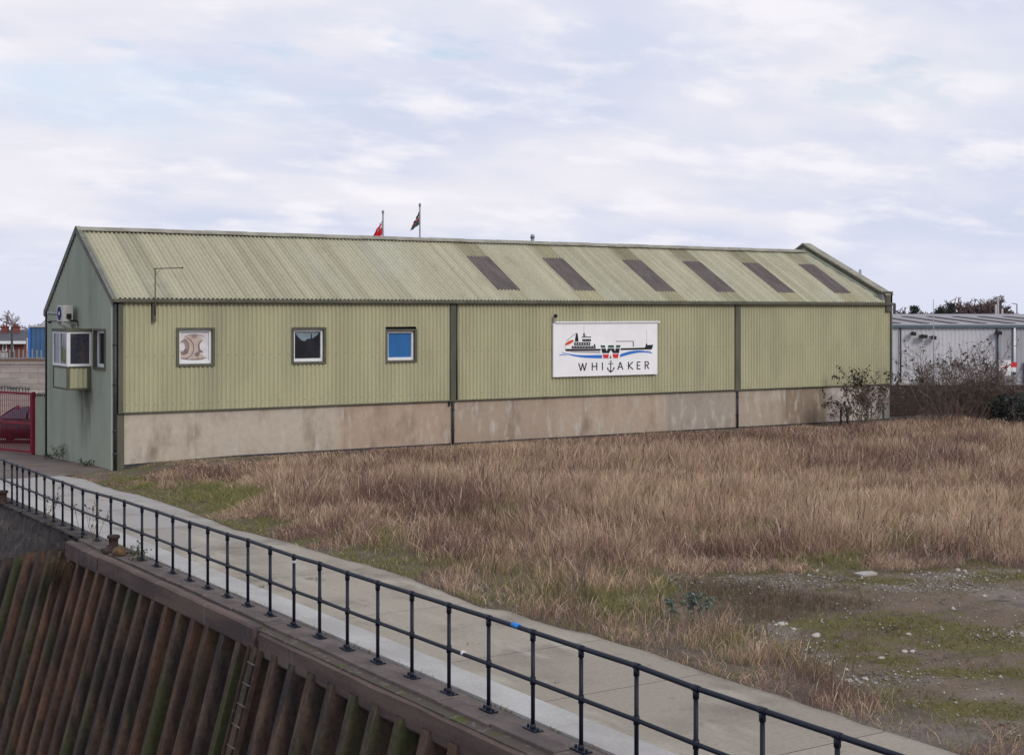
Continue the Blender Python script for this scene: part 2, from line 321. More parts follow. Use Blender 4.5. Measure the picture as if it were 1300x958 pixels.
def corr(xs, rows, fn, keep=None):                        # ribbed sheet: columns xs, rows r; fn(x, r, i) -> point
    nx, nr = len(xs), len(rows); v = [fn(x, r, i) for i, x in enumerate(xs) for r in rows]
    q = [(i*nr+j, (i+1)*nr+j, (i+1)*nr+j+1, i*nr+j+1) for i in range(nx-1) for j in range(nr-1)
         if keep is None or keep((xs[i]+xs[i+1])/2, (rows[j]+rows[j+1])/2)]
    return v, q
def sheet(name, v, q, m, parent, tint=None, smooth=True):
    v = np.array(v); q = np.array(q)
    used = np.unique(q); mp = -np.ones(len(v), int); mp[used] = np.arange(len(used))
    return fast_mesh(name, v[used], mp[q], 4, m, parent, None if tint is None else tint[used], smooth)
PITCH = .146

# ================================================================ GROUND, PATH, WATER
EDGE = [(ground_at(u, v)) for u, v in [(107, 608), (120, 613), (142, 621.5), (181, 629.6), (226.5, 644), (268.6, 660), (300, 672.5), (354, 684.6), (394, 698), (488.5, 723.7), (569, 752), (615, 772), (640, 775), (709, 797), (751, 805.5), (834, 832), (889, 851), (939, 868)]]
EDGE = sorted([(y, x) for x, y in EDGE])
EY_, EX_ = np.array([-60., -36.]+[e[0] for e in EDGE]+[0.5]), np.array([-.3, -.45]+[e[1] for e in EDGE]+[-1.9])
def path_edge(s): return np.interp(s, EY_, EX_)
DIRT = np.array([(1400, 1000), (1062, 868), (1010, 838), (955, 812), (905, 792), (862, 782), (838, 764), (850, 742), (900, 724), (960, 726), (1050, 731), (1130, 722), (1200, 716), (1300, 712), (1600, 706), (1600, 1000)], float)
def in_poly(u, v, P):
    c = np.zeros(np.shape(u), bool); n = len(P)
    for i in range(n):
        (x0, y0), (x1, y1) = P[i], P[i-1]
        c ^= ((y0 > v) != (y1 > v)) & (u < (x1-x0)*(v-y0)/(y1-y0+1e-9)+x0)
    return c
def plan(P): return np.array([ground_at(u, v) for u, v in P])
DIRTP = plan(DIRT)
def is_dirt(x, y):
    j = (fbm(x, y, .7, 51)-.5)*1.6; k = (fbm(x, y, .7, 71)-.5)*2.6
    return in_poly(x+j, y+k, DIRTP)
def blobs(x, y, lst):
    t = np.zeros(np.shape(x))
    for u, v, rx, ry in lst:
        cx, cy = ground_at(u, v); dx, dy = x-cx, y-cy
        X = dx*EX[0]+dy*EX[1]; Y = dx*EY[0]+dy*EY[1]
        t = np.maximum(t, 1-((X/rx)**2+(Y/ry)**2))
    return np.clip(t, 0, 1)
MOSS = [(1140, 790, 1.3, 1.1), (1190, 803, 1.6, .9), (1070, 815, 1.0, .9), (1250, 815, 1.5, .8), (1290, 733, 1.2, .8), (1105, 838, .9, .5), (1140, 738, .9, .5), (1040, 790, .8, .6), (1230, 900, 2.2, .5), (980, 722, 1.5, .7), (1240, 855, 1.2, .4)]
GRAV = [(1000, 737, 1.3, .9), (960, 745, .8, .8), (1045, 733, .7, .6), (985, 806, .5, .8), (960, 818, .5, .5), (1010, 828, .6, .6), (1030, 835, .5, .5), (1120, 862, 1.1, .5), (1180, 745, 1.6, .5), (1280, 805, .8, .5), (1210, 732, 1.2, .6), (1170, 930, 1.5, .5), (1050, 905, .9, .5)]
def ground_tint(p):
    x, y = p[:, 0], p[:, 1]
    base = np.array([.125, .098, .078])*np.ones((len(x), 1))
    n = fbm(x, y, .5, 5); n2 = fbm(x, y, 2.2, 15); d = is_dirt(x, y)
    earth = np.array([.150, .112, .080])*(.75+.5*n)[:, None]
    pale = sstep(n+.25*(n2-.5), .52, .68)[:, None]; earth = earth*(1-pale)+np.array([.185, .152, .125])*pale
    dark = sstep(n2, .55, .75)[:, None]; earth = earth*(1-.5*dark)+np.array([.075, .062, .055])*.5*dark
    c = np.where(d[:, None], earth, base)
    g = sstep(blobs(x, y, GRAV)+(n2-.5)*.9, .25, .6)[:, None]; c = c*(1-.4*g)+np.array([.22, .20, .18])*.4*g
    m = sstep(blobs(x, y, MOSS)+(n2-.5)*2.0+(fbm(x, y, 5, 45)-.5)*1.2, .25, .75)[:, None]*d[:, None]; c = c*(1-.85*m)+np.array([.115, .105, .030])*.85*m
    sc_ = sstep(blobs(x, y, [(900, 752, 1.9, 1.3), (1010, 765, 1.6, .8), (950, 780, 1.2, .7)])+(n2-.5)*.9, .2, .5)[:, None]*d[:, None]; c = c*(1-.6*sc_)+np.array([.075, .056, .042])*.6*sc_
    short = (sstep(x, 9, 2)*sstep(y, -6, -1))[:, None]*sstep(n2, .45, .6)[:, None]*(~d[:, None]); c = c*(1-.6*short)+np.array([.11, .115, .045])*.6*short
    road = (y > 8)[:, None]; c = np.where(road, np.array([.15, .13, .12]), c)
    return c
av = np.concatenate([[-.22], np.arange(.1, 34, .14), np.arange(34, 60, .8), np.geomspace(60, 2500, 24)])
sv = np.concatenate([-np.geomspace(3000, 47, 16), np.arange(-46, -14, .14), np.arange(-14, 10, .35), np.geomspace(10, 3000, 34)])
A, S = np.meshgrid(av, sv, indexing='ij'); GX = A+quay_x(S); GZ = ground_z(GX, S)
dirtm = is_dirt(GX.ravel(), S.ravel()).reshape(GX.shape)
GZ = GZ-.03+np.where((GX > path_edge(S)+.3) & (S < 2), .03+.05*(fbm(GX, S, 1.3, 22)-.5), 0)
nA, nS = A.shape; ii = np.arange(nA*nS).reshape(nA, nS)
quads = np.stack([ii[:-1, :-1], ii[1:, :-1], ii[1:, 1:], ii[:-1, 1:]], -1).reshape(-1, 4)
GP = np.stack([GX.ravel(), S.ravel(), GZ.ravel()], 1)
struct(fast_mesh('ground', GP, quads, 4, M['ground'], tint=ground_tint(GP), smooth=True))

# concrete path in slabs, each with its own tone
joints = [-60, -46, -42, -38.4, -34.8, -31.3, -28.2, -25.9, -22.6, -18.9, -15.4, -12.0, -8.6, -5.2, -.62]
pv, pq, pt = [], [], []
for k, (s0, s1) in enumerate(zip(joints, joints[1:])):
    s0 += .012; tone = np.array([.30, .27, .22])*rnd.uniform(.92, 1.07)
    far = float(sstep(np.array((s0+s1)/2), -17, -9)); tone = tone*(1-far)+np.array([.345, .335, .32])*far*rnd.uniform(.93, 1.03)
    m = max(2, int((s1-s0)/.15)); ss = np.linspace(s0, s1, m)
    e = path_edge(ss)+.10*(fbm(ss, ss*0, 1.2, 33)-.5)*2
    e = np.maximum(e, quay_x(ss)+.9)
    for frac in (0, .5, 1):
        pass
    rows = [np.stack([quay_x(ss)+.76+(e-quay_x(ss)-.76)*f, ss, np.full(m, .004)], 1) for f in (0, .33, .66, .93, 1)]
    rows.append(rows[-1]-np.array([0, 0, .09]))
    b = sum(len(q) for q in pv); P = np.concatenate(rows); pv.append(P); nr = len(rows)
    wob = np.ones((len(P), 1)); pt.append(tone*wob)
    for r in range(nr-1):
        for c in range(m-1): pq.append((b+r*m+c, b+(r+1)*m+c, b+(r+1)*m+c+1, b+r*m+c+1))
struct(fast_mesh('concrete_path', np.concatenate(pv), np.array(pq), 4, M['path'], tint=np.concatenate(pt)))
mb = MB()
for s0, s1 in zip(np.arange(-46, -1, 2.4), np.arange(-43.6, 1.4, 2.4)):
    s1 = min(s1, -.62)
    mb.prism([(quay_x(s0)+.20, s0+.01), (quay_x(s0)+.745, s0+.01), (quay_x(s1)+.745, s1), (quay_x(s1)+.20, s1)], lambda a, b, d: (a, b, d), -.1, .012)
struct(mb.build('kerb_strip', M['strip']))
# tarmac from the end of the path up to the gate
ty = np.concatenate([np.arange(-.6, 8.2, .3), np.arange(9, 60, 3)]); V = []; Q = []
for j, y in enumerate(ty):
    x0 = float(quay_x(y))-.2; x1 = -.02 if y < 7.6 else 40.
    if y < .3: x1 = -1.35+(y+.6)*1.4
    for i in range(9):
        x = x0+(x1-x0)*i/8; V.append((x, y, float(ground_z(x, y))+.004-.012*sstep(x, -3.5, -4.2)))
for j in range(len(ty)-1):
    for i in range(8): Q.append((j*9+i, j*9+i+1, (j+1)*9+i+1, (j+1)*9+i))
struct(fast_mesh('tarmac_road', V, np.array(Q), 4, M['tarmac'], smooth=True))
mb = MB(); mb.poly([(-2500, -2500, -6.6), (6, -2500, -6.6), (6, 2500, -6.6), (-2500, 2500, -6.6)])
struct(mb.build('dock_water', M['water']))

# ================================================================ QUAY WALL
qw = thing('quay_wall', 'dark rusty sheet piled dock wall sloping down below the quay railing', 'quay wall', (float(quay_x(-22))-.4, -22, 0))
mb = MB(); s = -46.
while s < -12.5:
    L = rnd.uniform(1.1, 1.7); e = min(s+L, -12.4); dz = rnd.uniform(-.012, .0); o1 = rnd.uniform(-.02, .02)
    zt = dz+(float(ground_z(-4, e)) if e > 0 else 0)
    mb.prism([(quay_x(s)-.28+o1, s+.008), (quay_x(s)+.165, s+.008), (quay_x(e)+.165, e-.008), (quay_x(e)-.28+o1, e-.008)], lambda a, b, d: (a, b, d), -.5, zt-.004)
    s = e
mb.build('coping', M['coping'], qw, bevel=.012)
mb = MB(); mb.prism([(quay_x(-46)-.46, -46), (quay_x(-46)-.2, -46), (quay_x(-12.6)-.2, -12.6), (quay_x(-12.6)-.46, -12.6)], lambda a, b, d: (a, b, d), -.4, -.055)
mb.build('moss_ledge', M['moss'], qw)
for s0, s1, out, top in ((-30.9, -22.47, -.50, -.075), (-46, -31, -.50, -.07), (-22.33, -14.72, -.545, -.012), (-14.62, -12.5, -.545, -.03)):
    mb = MB(); n = 14
    secs = []
    for k in range(n+1):
        s = s0+(s1-s0)*k/n; x = float(quay_x(s)); jx = rnd.uniform(-.012, .012); jz = rnd.uniform(-.01, .01)
        secs.append(mb.pts([(x+out+jx-.0, s, top+jz-.03), (x+out+.035+jx, s, top+jz), (x+out+.15, s, top+jz), (x+out+.15, s, top-.36), (x+out+.02+jx, s, top-.36+jz), (x+out+jx, s, top-.33+jz)]))
    for a, b in zip(secs, secs[1:]):
        for k in range(6): mb.face((a+k, a+(k+1) % 6, b+(k+1) % 6, b+k))
    mb.face([secs[0]+k for k in range(6)]); mb.face([secs[-1]+k for k in reversed(range(6))])
    mb.build('beam', M['beam'], qw)
# sheet piles: trough profile along the quay, leaning out towards the water
prof = [(0, .04), (.115, .04), (.125, .028), (.135, .04), (.25, .04), (.315, -.36), (.49, -.36), (.57, .0)]; PER = .645
BATTER = .27
def pile_top(s): return float(-.30-.9*sstep(s, -12.4, -6.5))
def pile_pt(s, off, z):
    return (float(quay_x(s))-.16-.36*float(sstep(s, -12.4, -6))+off+BATTER*(z+.3), s, z)
mb = MB(); s = -46.; prev = None
while s < 120:
    rust_ = rnd.random() < .4; jit = rnd.uniform(-.03, .03); jl = rnd.uniform(-.01, .01); jy = rnd.uniform(-.02, .02)
    for k, (ds, off) in enumerate(prof):
        q = s+ds; zt = pile_top(q)+jl
        zs = [zt]+[zt+(-6.9-zt)*f for f in (.12, .25, .4, .55, .7, .85, 1)]
        i = mb.pts([pile_pt(q+jy, off+jit*.4, z) for z in zs])
        if prev is not None:
            mi = (1 if rust_ else 0)
            for a in range(len(zs)-1): mb.face((prev+a, prev+a+1, i+a+1, i+a), mi)
        prev = i
    s += PER
mb.build('sheet_piling', [M['pile'], M['pilerust']], qw)
# earth slope between the coping and the sunken pile heads at the far end
sy = np.concatenate([np.arange(-12.41, 12.1, .14), np.arange(12.3, 121, 1.5)]); V = []; Q = []
for j, s in enumerate(sy):
    x0 = float(quay_x(s))-.16; z0 = .006+min(0, float(ground_z(-4, s))); p = pile_pt(s, .06, pile_top(s)-.03)
    for i in range(15):
        f = max(0, i-2)/12; wob = ((vnoise(s, f*3, 2.1, 4)-.5)*.22+(vnoise(s, f*2.2, 7.5, 14)-.5)*.14)*(2 < i < 14)
        V.append((x0+.35*(i == 0)+.02*(i == 1)-.10*(i == 2)+(p[0]-x0)*f, s, z0-.012+(p[2]-z0)*(f**1.15)+float(wob)))
for j in range(len(sy)-1):
    for i in range(14): Q.append((j*15+i, j*15+i+1, (j+1)*15+i+1, (j+1)*15+i))
fast_mesh('earth_slope', V, np.array(Q), 4, M['earth'], qw, smooth=True)
# fixed ladder in the gap between two beams
lx = float(quay_x(-22.4))
ld = thing('ladder', 'narrow steel ladder going down the dock wall at the gap between beams', 'ladder', (lx-.5, -22.4, -.3))
def lad(s, z, o=0): return (lx-.52+o+BATTER*(z+.3), s, z)
mb = MB()
for s in (-22.62, -22.2): mb.bar(lad(s, -.32), lad(s, -6.6), .05, .07, up=(1, 0, 0))
mb.build('stile', M['rust'], ld)
for k in range(20): mb = MB(); mb.tube([lad(-22.62, -.55-.3*k), lad(-22.2, -.55-.3*k)], .015, 6); mb.build('rung', M['worn'], ld)
# bollards
def bollard(s, a, z, label):
    b = thing('bollard', label, 'bollard', (float(quay_x(s))+a, s, z)); o = b.location
    mb = MB(); P = [(0, .13), (.03, .13), (.04, .10), (.15, .09), (.23, .095), (.25, .125), (.29, .13), (.31, .11), (.315, 0.02)]
    mb.tube([(o.x, o.y, o.z+h) for h, r in P], [r for h, r in P], 14); mb.build('post', M['rust'], b)
    mb = MB(); mb.box(o.x-.2, o.x+.2, o.y-.2, o.y+.2, o.z-.02, o.z+.035); mb.build('base_plate', M['rust'], b, bevel=.008)
bollard(-14.35, -.12, -.003, 'short rusty mooring bollard with a flat cap by the near beam')
bollard(-5.75, -.16, -.003, 'rusty mooring bollard at the far left end of the quay railing')
# loose rusty lump beside the near bollard
mb = MB(); mb.ball((float(quay_x(-14.9))-.18, -14.9, .05), .15, 8, sq=(1, 1.3, .8)); mb.v = [tuple(Vector(q)*1+Vector((0, 0, .05*math.sin(q[0]*60+q[1]*45)))) for q in mb.v]; o = mb.build('rubble_lump', mat('ochre_rubble', (.16, .095, .045), (.07, .05, .04), 9, rough=.95))
tag(o, 'ochre rusty lump of rubble lying against the near bollard', 'rubble')

# ---------------------------------------------------------------- railing
rl = thing('quay_railing', 'navy blue tubular railing with two rails running along the quay edge', 'railing', (float(quay_x(-20)), -20, 0))
POST = [(5.5, 584.3), (15.2, 588.5), (21.7, 590.7), (29, 593.3), (37.2, 596.2), (46.3, 599.5), (56.6, 603.7), (68, 608.5), (79.6, 611.8), (91.6, 616.6), (105.2, 621.5), (123.3, 626.3), (140.8, 631), (157.9, 636), (180.3, 643.5), (199, 649), (219.4, 656), (240.8, 663), (263.8, 670), (288.7, 678), (314.8, 685.5), (343, 695.4), (373.2, 705.6), (405.8, 715), (441, 727), (479.6, 739.3), (523, 752.7), (570, 767.5), (620.4, 783.3), (676.6, 801.7), (737.8, 822), (808, 844.8)]
def rail_pt(u, v):
    # sight line meets the vertical plane of the railing
    k = (u-U0)/F; lo, hi = 5., 80.
    for _ in range(50):
        m = (lo+hi)/2; x, y = cam_w(k*m, m)
        if x < float(quay_x(y)): lo = m
        else: hi = m
    x, y = cam_w(k*lo, lo); return x, y, H-(v-V0)*lo/F
pts = [rail_pt(*p) for p in POST]
step = (pts[-1][1]-pts[-6][1])/5
pts = [(float(quay_x(pts[0][1]+1.1*k)), pts[0][1]+1.1*k, pts[0][2]) for k in (3, 2, 1)]+pts
pts += [(float(quay_x(pts[-1][1]-.93*k)), pts[-1][1]-.93*k, 1.09) for k in range(1, 15)]
for x, y, h in pts:
    zb = min(0, float(ground_z(-4, y)))-.004
    mb = MB(); mb.tube([(x, y, zb), (x, y, h-.055)], .0245, 10)
    mb.tube([(x, y, h-.10), (x, y, h-.02)], .033, 10); mb.tube([(x, y, h*.5-.045), (x, y, h*.5+.045)], .034, 10)
    mb.tube([(x, y-.05, h), (x, y+.05, h)], .034, 10); mb.tube([(x, y, zb), (x, y, zb+.07)], .034, 10)
    p = mb.build('post', M['rail'], rl)
    mb = MB(); mb.box(x-.06, x+.06, y-.13, y+.13, zb-.002, zb+.014)
    for q in (-.1, .1): mb.tube([(x, y+q, zb+.01), (x, y+q, zb+.045)], .014, 6)
    b = mb.build('base_plate', M['rail'], rl); b.parent = p
mb = MB(); mb.tube([(x, y, h) for x, y, h in pts], .0285, 10); mb.build('top_rail', M['rail'], rl)
mb = MB(); mb.tube([(x, y, h*.5) for x, y, h in pts], .0245, 10); mb.build('mid_rail', M['rail'], rl)
x, y, h = rail_pt(655, 793.5); mb = MB(); mb.tube([(x+.0003, y-.07, h-.0), (x-.0003, y+.07, h+.0)], .0325, 10); mb.build('tape_band', M['tape'], rl)
x, y, h = rail_pt(373.2, 712.5); mb = MB(); mb.tube([(x, y, h-.02), (x, y, h+.02)], .036, 10); mb.build('tape_band', M['tapewhite'], rl)
x, y, h = rail_pt(588, 828.5); mb = MB(); mb.tube([(x, y-.02, h), (x, y+.02, h)], .031, 10); mb.build('tape_band', M['tapewhite'], rl)

# ================================================================ GREEN SHED
ZC0, ZC1, ZE = 1.735, 5.09, 5.17
YR, ZR, YB, ZB = 3.82, 7.47, 7.63, 4.88
XE = 33.37
sh = thing('warehouse', 'long green corrugated shed with pitched roof and pale concrete base wall', 'warehouse', (0, 0, 0))
WINS = [(1.96, 3.20, 3.08, 4.29), (5.78, 7.01, 3.08, 4.27), (9.18, 10.38, 3.06, 4.20)]
rows = [ZC0, 3.07, 4.28, ZC1]
bays = [(.17, 11.70), (11.93, 24.62), (24.86, XE-.06)]
bayholes = lambda x, z: not any(a+.03 < x < b-.03 and 3.07 < z < 4.28 for a, b, c, d in WINS)
for x0, x1 in bays:
    xs = np.arange(x0, x1, PITCH/8)
    off = np.array([.0]*len(xs)); sh_i = np.floor((xs-x0)/(PITCH*7))
    v, q = corr(list(xs), rows, lambda x, r, i: (x, -.045+.034*math.sin(2*math.pi*x/PITCH), r), bayholes)
    sheet('wall_cladding', v, q, M['clad'], sh)
# rendered base wall, panel by panel
mb = MB(); cuts = [.34, 2.6, 7.69, 11.80, 16.4, 21.38, 24.78, 27.4, 29.9, 33.3]
for a, b in zip(cuts, cuts[1:]):
    n = max(2, int((b-a)/.4)); dy = rnd.uniform(0, .006)
    for k in range(n):
        xa, xb = a+(b-a)*k/n, a+(b-a)*(k+1)/n
        i = mb.pts([(xa+(.004 if k == 0 else 0), -dy, .02), (xb, -dy, .02), (xb, -dy, .9), (xa+(.004 if k == 0 else 0), -dy, .9), (xb, -dy, 1.75), (xa+(.004 if k == 0 else 0), -dy, 1.75)])
        mb.face((i, i+1, i+2, i+3)); mb.face((i+3, i+2, i+4, i+5))
pl = mb.build('base_wall', M['plinth'], sh)
def pl_t(v):
    x, z = v[:, 0], v[:, 2]; tones = [(.46, .425, .375), (.45, .415, .365), (.40, .325, .265), (.36, .305, .25), (.41, .35, .29), (.335, .31, .275), (.39, .345, .29), (.26, .215, .165), (.56, .53, .52)]
    idx = np.clip(np.searchsorted(np.array(cuts[1:-1]), x+.001), 0, 8); return np.array(tones)[idx]*np.array([.96, .905, .855])*np.where(z < .3, .93, 1)[:, None]
tint_attr(pl, pl_t)
mb = MB(); mb.prism([(.34, -.05), (33.3, -.05), (33.3, .25), (4, .25), (.34, .16)], lambda a, b, d: (a, d, b), -.03, .012); mb.build('damp_course', M['pipe'], sh)
# body behind the skins so that nothing is hollow
mb = MB(); mb.prism([(.25, -.15), (YB-.05, -.3), (YB-.05, ZB-.1), (YR, ZR-.12), (.25, ZE-.12)], lambda a, b, d: (d, a, b), .16, 33.0); mb.build('inner_shell', M['pipe'], sh)
# trims, gutter, downpipes
mb = MB(); mb.box(-.03, XE+.06, -.22, -.075, 5.065, 5.175); mb.box(-.03, XE+.06, -.075, .01, 5.085, 5.165); mb.build('gutter', M['trim'], sh, bevel=.015)
for x0, x1 in ((11.68, 11.95), (24.6, 24.88)):
    mb = MB(); mb.box(x0, x1, -.105, .0, ZC0-.05, 5.06); mb.build('cover_strip', M['trim'], sh, bevel=.006)
mb = MB(); mb.box(.145, .30, -.10, .0, ZC0-.03, 5.06); mb.build('corner_trim', M['trim'], sh, bevel=.005); mb = MB(); mb.box(XE-.07, XE+.03, -.10, 0, ZC0-.03, 5.06); mb.build('corner_trim', M['trim'], sh, bevel=.005)
mb = MB(); mb.box(.10, .345, -.028, .05, -.05, ZC0-.04); mb.build('corner_panel', M['trim'], sh)
mb = MB(); mb.box(.30, 11.68, -.10, -.02, ZC0-.035, ZC0+.0); mb.box(11.95, 24.6, -.10, -.02, ZC0-.035, ZC0); mb.box(24.88, XE-.07, -.10, -.02, ZC0-.035, ZC0); mb.build('drip_flashing', M['trim'], sh)
for x, zb, zt, r, yy in ((.055, .0, 5.08, .055, -.075), (11.80, .22, ZC0, .045, -.07), (24.74, .24, ZC0, .04, -.07)):
    mb = MB(); mb.tube([(x, yy, zb), (x, yy, zt)], r, 10)
    for zz in (zb+.5, zb+1.2)+((2.6, 3.8) if zt > 4 else ()): mb.tube([(x, yy, zz-.03), (x, yy, zz+.03)], r+.012, 10)
    mb.build('downpipe', M['pipe'], sh)
mb = MB(); mb.tube([(11.93, -.11, 5.05), (11.93, -.11, ZC0+.02)], .03, 8); mb.tube([(11.66, -.05, 5.05), (11.66, -.05, ZC0-.2)], .03, 8); mb.build('downpipe', M['pipe'], sh)
# windows of the long wall
def wall_window(a, b, c, d):
    w = MB(); e = .085
    for q in ((a, a+e, c+e, d-.06), (b-e, b, c+e, d-.06), (a, b, d-.06, d), (a, b, c, c+e)): w.box(q[0], q[1], -.085, .13, q[2], q[3])
    o = w.build('window', M['trim'], sh, bevel=.004)
    f = MB(); A, B, C, D = a+e, b-e, c+e, d-.06; t = .075
    for q in ((A, A+t, C+.1, D-t), (B-t, B, C+.1, D-t), (A, B, D-t, D), (A, B, C, C+.1)): f.box(q[0], q[1], .02, .09, q[2], q[3])
    fr = f.build('frame', M['white'], sh, bevel=.006); fr.parent = o
    return o, (A+t, B-t, C+.1, D-t)
def under(o, mbx, name, mats):
    p = mbx.build(name, mats, sh); p.parent = o; return p
o, (A_, B_, C_, D_) = wall_window(*WINS[0]); o['label'] = 'window with a beige printed blind'
mb = MB(); mb.box(A_, B_, .075, .085, C_, D_, 0)
wv = lambda a, b, d: (A_+(B_-A_)*a, d, C_+(D_-C_)*(1-b))
def ell(cx, cy, rx, ry, n=22, a0=0, a1=2*math.pi): return [(cx+rx*math.cos(a0+(a1-a0)*k/(n if a1-a0 > 6 else n-1)), cy+ry*math.sin(a0+(a1-a0)*k/(n if a1-a0 > 6 else n-1))) for k in range(n)]
def ringp(cx, cy, rx, ry, w, a0, a1, n=18): return ell(cx, cy, rx, ry, n, a0, a1)+ell(cx, cy, rx-w, ry-w, n, a0, a1)[::-1]
def clip01(P): return [(min(max(a, .005), .995), min(max(b, .005), .995)) for a, b in P]
dd = .0745
for P, mi in ((ell(.45, .45, .40, .38), 1), (ell(.2, .6, .27, .36), 1), (ell(.6, .9, .25, .15), 1)):
    mb.poly([wv(a, b, dd) for a, b in clip01(P)], mi); dd -= .0012
for P, mi in ((ell(.13, .52, .17, .24), 3), (ell(.08, .52, .09, .15), 0), (ell(.2, .68, .09, .09), 2), (ringp(.16, .56, .33, .38, .03, -1.3, 1.5), 2), (ringp(.13, .52, .19, .27, .035, -1.6, 2.2), 2), (ell(.80, .50, .14, .19), 0), (ringp(.82, .5, .19, .23, .05, 1.7, 4.3), 2), (ell(.60, .78, .08, .07), 2), (ell(.70, .68, .06, .05), 2), (ringp(.5, .2, .36, .12, .02, 3.3, 6.1), 3), (ell(.5, .16, .1, .05), 3), (ringp(.45, .85, .5, .12, .025, .3, 2.9), 2), (ringp(.75, .85, .18, .1, .02, .5, 3), 3)):
    mb.poly([wv(a, b, dd) for a, b in clip01(P)], mi); dd -= .0012
under(o, mb, 'blind', [M['pale'], M['beige'], M['brown'], M['mauve'], M['board']])
o, (A_, B_, C_, D_) = wall_window(*WINS[1]); o['label'] = 'window with dark reflecting glass'
mb = MB(); mb.box(A_, B_, .075, .085, C_, D_); under(o, mb, 'pane', M['glass'])
mb = MB(); P = [(.02, .01), (.97, .01), (.9, .13), (.78, .2), (.7, .26), (.68, .05), (.65, .07), (.64, .26), (.5, .27), (.42, .35), (.3, .33), (.15, .2)]
mb.poly([wv(a, b, .0735) for a, b in P], 0); under(o, mb, 'pane_reflection', mat('pale_reflection_paint', (.20, .26, .30), (.15, .2, .24), 3, rough=.5))  # pale reflection painted as a flat shape on the dark pane
o, (A_, B_, C_, D_) = wall_window(*WINS[2]); o['label'] = 'window filled by a plain blue blind'
mb = MB(); mb.box(A_, B_, .075, .085, C_, D_); under(o, mb, 'blind', M['blueblind'])

# ---- near gable
def rake_z(y): return ZE-.06+(ZR-ZE)*y/YR if y <= YR else ZR-.06+(ZB-ZR)*(y-YR)/(YB-YR)
GP_ = .19; ys = []; y = .12
while y < YB:
    for d_, o_ in ((0, 0), (.10, 0), (.125, .022), (.165, .022)):
        if y+d_ < YB: ys.append((y+d_, o_))
    y += GP_
ys.append((YB, 0))
offs = [o_ for _, o_ in ys]
rowsg = [0, 1, 2, 3, 4]
def gpt(yv, r, i):
    zs_ = [-.24, 2.2, 3.0, 4.25, rake_z(yv)]; return (-.01-offs[i], yv, zs_[r])
v, q = corr([a for a, _ in ys], rowsg, gpt, lambda yy, r: not (.62 < yy < 1.88 and 2 < r < 3))
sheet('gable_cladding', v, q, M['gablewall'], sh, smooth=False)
mb = MB(); mb.box(-.045, .1, -.01, .12, -.05, 5.06); mb.build('corner_trim', M['gable'], sh)
mb = MB(); mb.box(-.05, .05, YB-.02, YB+.04, -.2, ZB-.1); mb.tube([(-.06, YB-.05, -.2), (-.06, YB-.05, ZB)], .025, 8); mb.build('corner_trim', M['pipe'], sh)
mb = MB()
for k in range(5): mb.box(-.034, -.0335+.001*k*0, 2.25+.30*k, 2.55+.30*k, 2.32-(1.75, 1.95, 1.6, 1.1, .7)[k], 2.32)
for p, q in (((-.055, -.12, ZE+.0), (-.055, YR, ZR+.05)), ((-.055, YR, ZR+.05), (-.055, YB+.22, ZB-.10))):
    pass
mb = MB(); mb.bar((-.05, -.16, ZE-.085), (-.05, YR, ZR-.03), .05, .15, up=(0, 0, 1)); mb.build('verge_board', M['trimgrey'], sh)
mb = MB(); mb.bar((-.05, YR, ZR-.03), (-.05, YB+.2, ZB-.20), .05, .15, up=(0, 0, 1)); mb.build('verge_board', M['trimgrey'], sh)
mb = MB(); mb.bar((.0, -.2, ZE-.02), (.0, YR, ZR+.07), .15, .05); mb.build('verge_cap', M['trimgrey'], sh)
mb = MB(); mb.bar((.0, YR, ZR+.07), (.0, YB+.2, ZB-.08), .15, .05); mb.build('verge_cap', M['trimgrey'], sh)
# the dark patch under the bay is mixed into the gable sheeting colour
# window in the gable
w = MB(); a, b, c, d = .62, 1.88, 2.98, 4.26
for q in ((a, a+.07, c+.09, d-.06), (b-.07, b, c+.09, d-.06), (a, b, d-.06, d), (a, b, c, c+.09)): w.box(-.06, .22, q[0], q[1], q[2], q[3])
o = w.build('window', M['trim'], sh, bevel=.004); o['label'] = 'small recessed window near the corner of the gable'
f = MB()
for q in ((a+.07, a+.16, c+.19, d-.14), (b-.16, b-.07, c+.19, d-.14), (a+.07, b-.07, d-.14, d-.06), (a+.07, b-.07, c+.09, c+.19)): f.box(.06, .14, q[0], q[1], q[2], q[3])
under(o, f, 'frame', M['white']); mb = MB(); mb.box(.10, .115, a+.16, b-.16, c+.19, d-.14); under(o, mb, 'pane', M['glass'])
# bay window: projects .785 m from the gable between y 2.14 and 3.84
bx, y0, y1, zb, zs, zt = -.785, 2.14, 3.84, 2.34, 3.08, 4.16
w = MB(); w.box(bx, -.02, y0, y1, zb, zb+.06); w.box(bx+.05, -.02, y0+.05, y1-.05, zb+.06, zs-.06); w.box(bx, -.02, y0, y1, zs-.06, zs)
for q in ((bx, bx+.085, y0, y0+.085), (bx, bx+.085, y1-.085, y1), (-.14, -.02, y0, y0+.085)): w.box(q[0], q[1], q[2], q[3], zb+.06, zs-.06)
o = w.build('bay_window', M['trim'], sh, bevel=.004); o['label'] = 'projecting bay window with white frames'
r_ = MB(); r_.box(bx-.03, -.02, y0-.03, y1+.03, zt, zt+.09); under(o, r_, 'bay_roof', M['trim'])
v, q = corr(list(np.arange(bx+.09, -.145, PITCH/8)), [zb+.06, zs-.06], lambda x, r, i: (x, y0+.024+.02*math.sin(2*math.pi*x/PITCH), r)); p = sheet('side_panel', v, q, M['clad'], sh); p.parent = o
mb = MB(); mb.box(bx+.02, bx+.045, y0+.09, y1-.09, zb+.06, zs-.06); under(o, mb, 'front_panel', M['gable'])
f = MB(); fw = .07
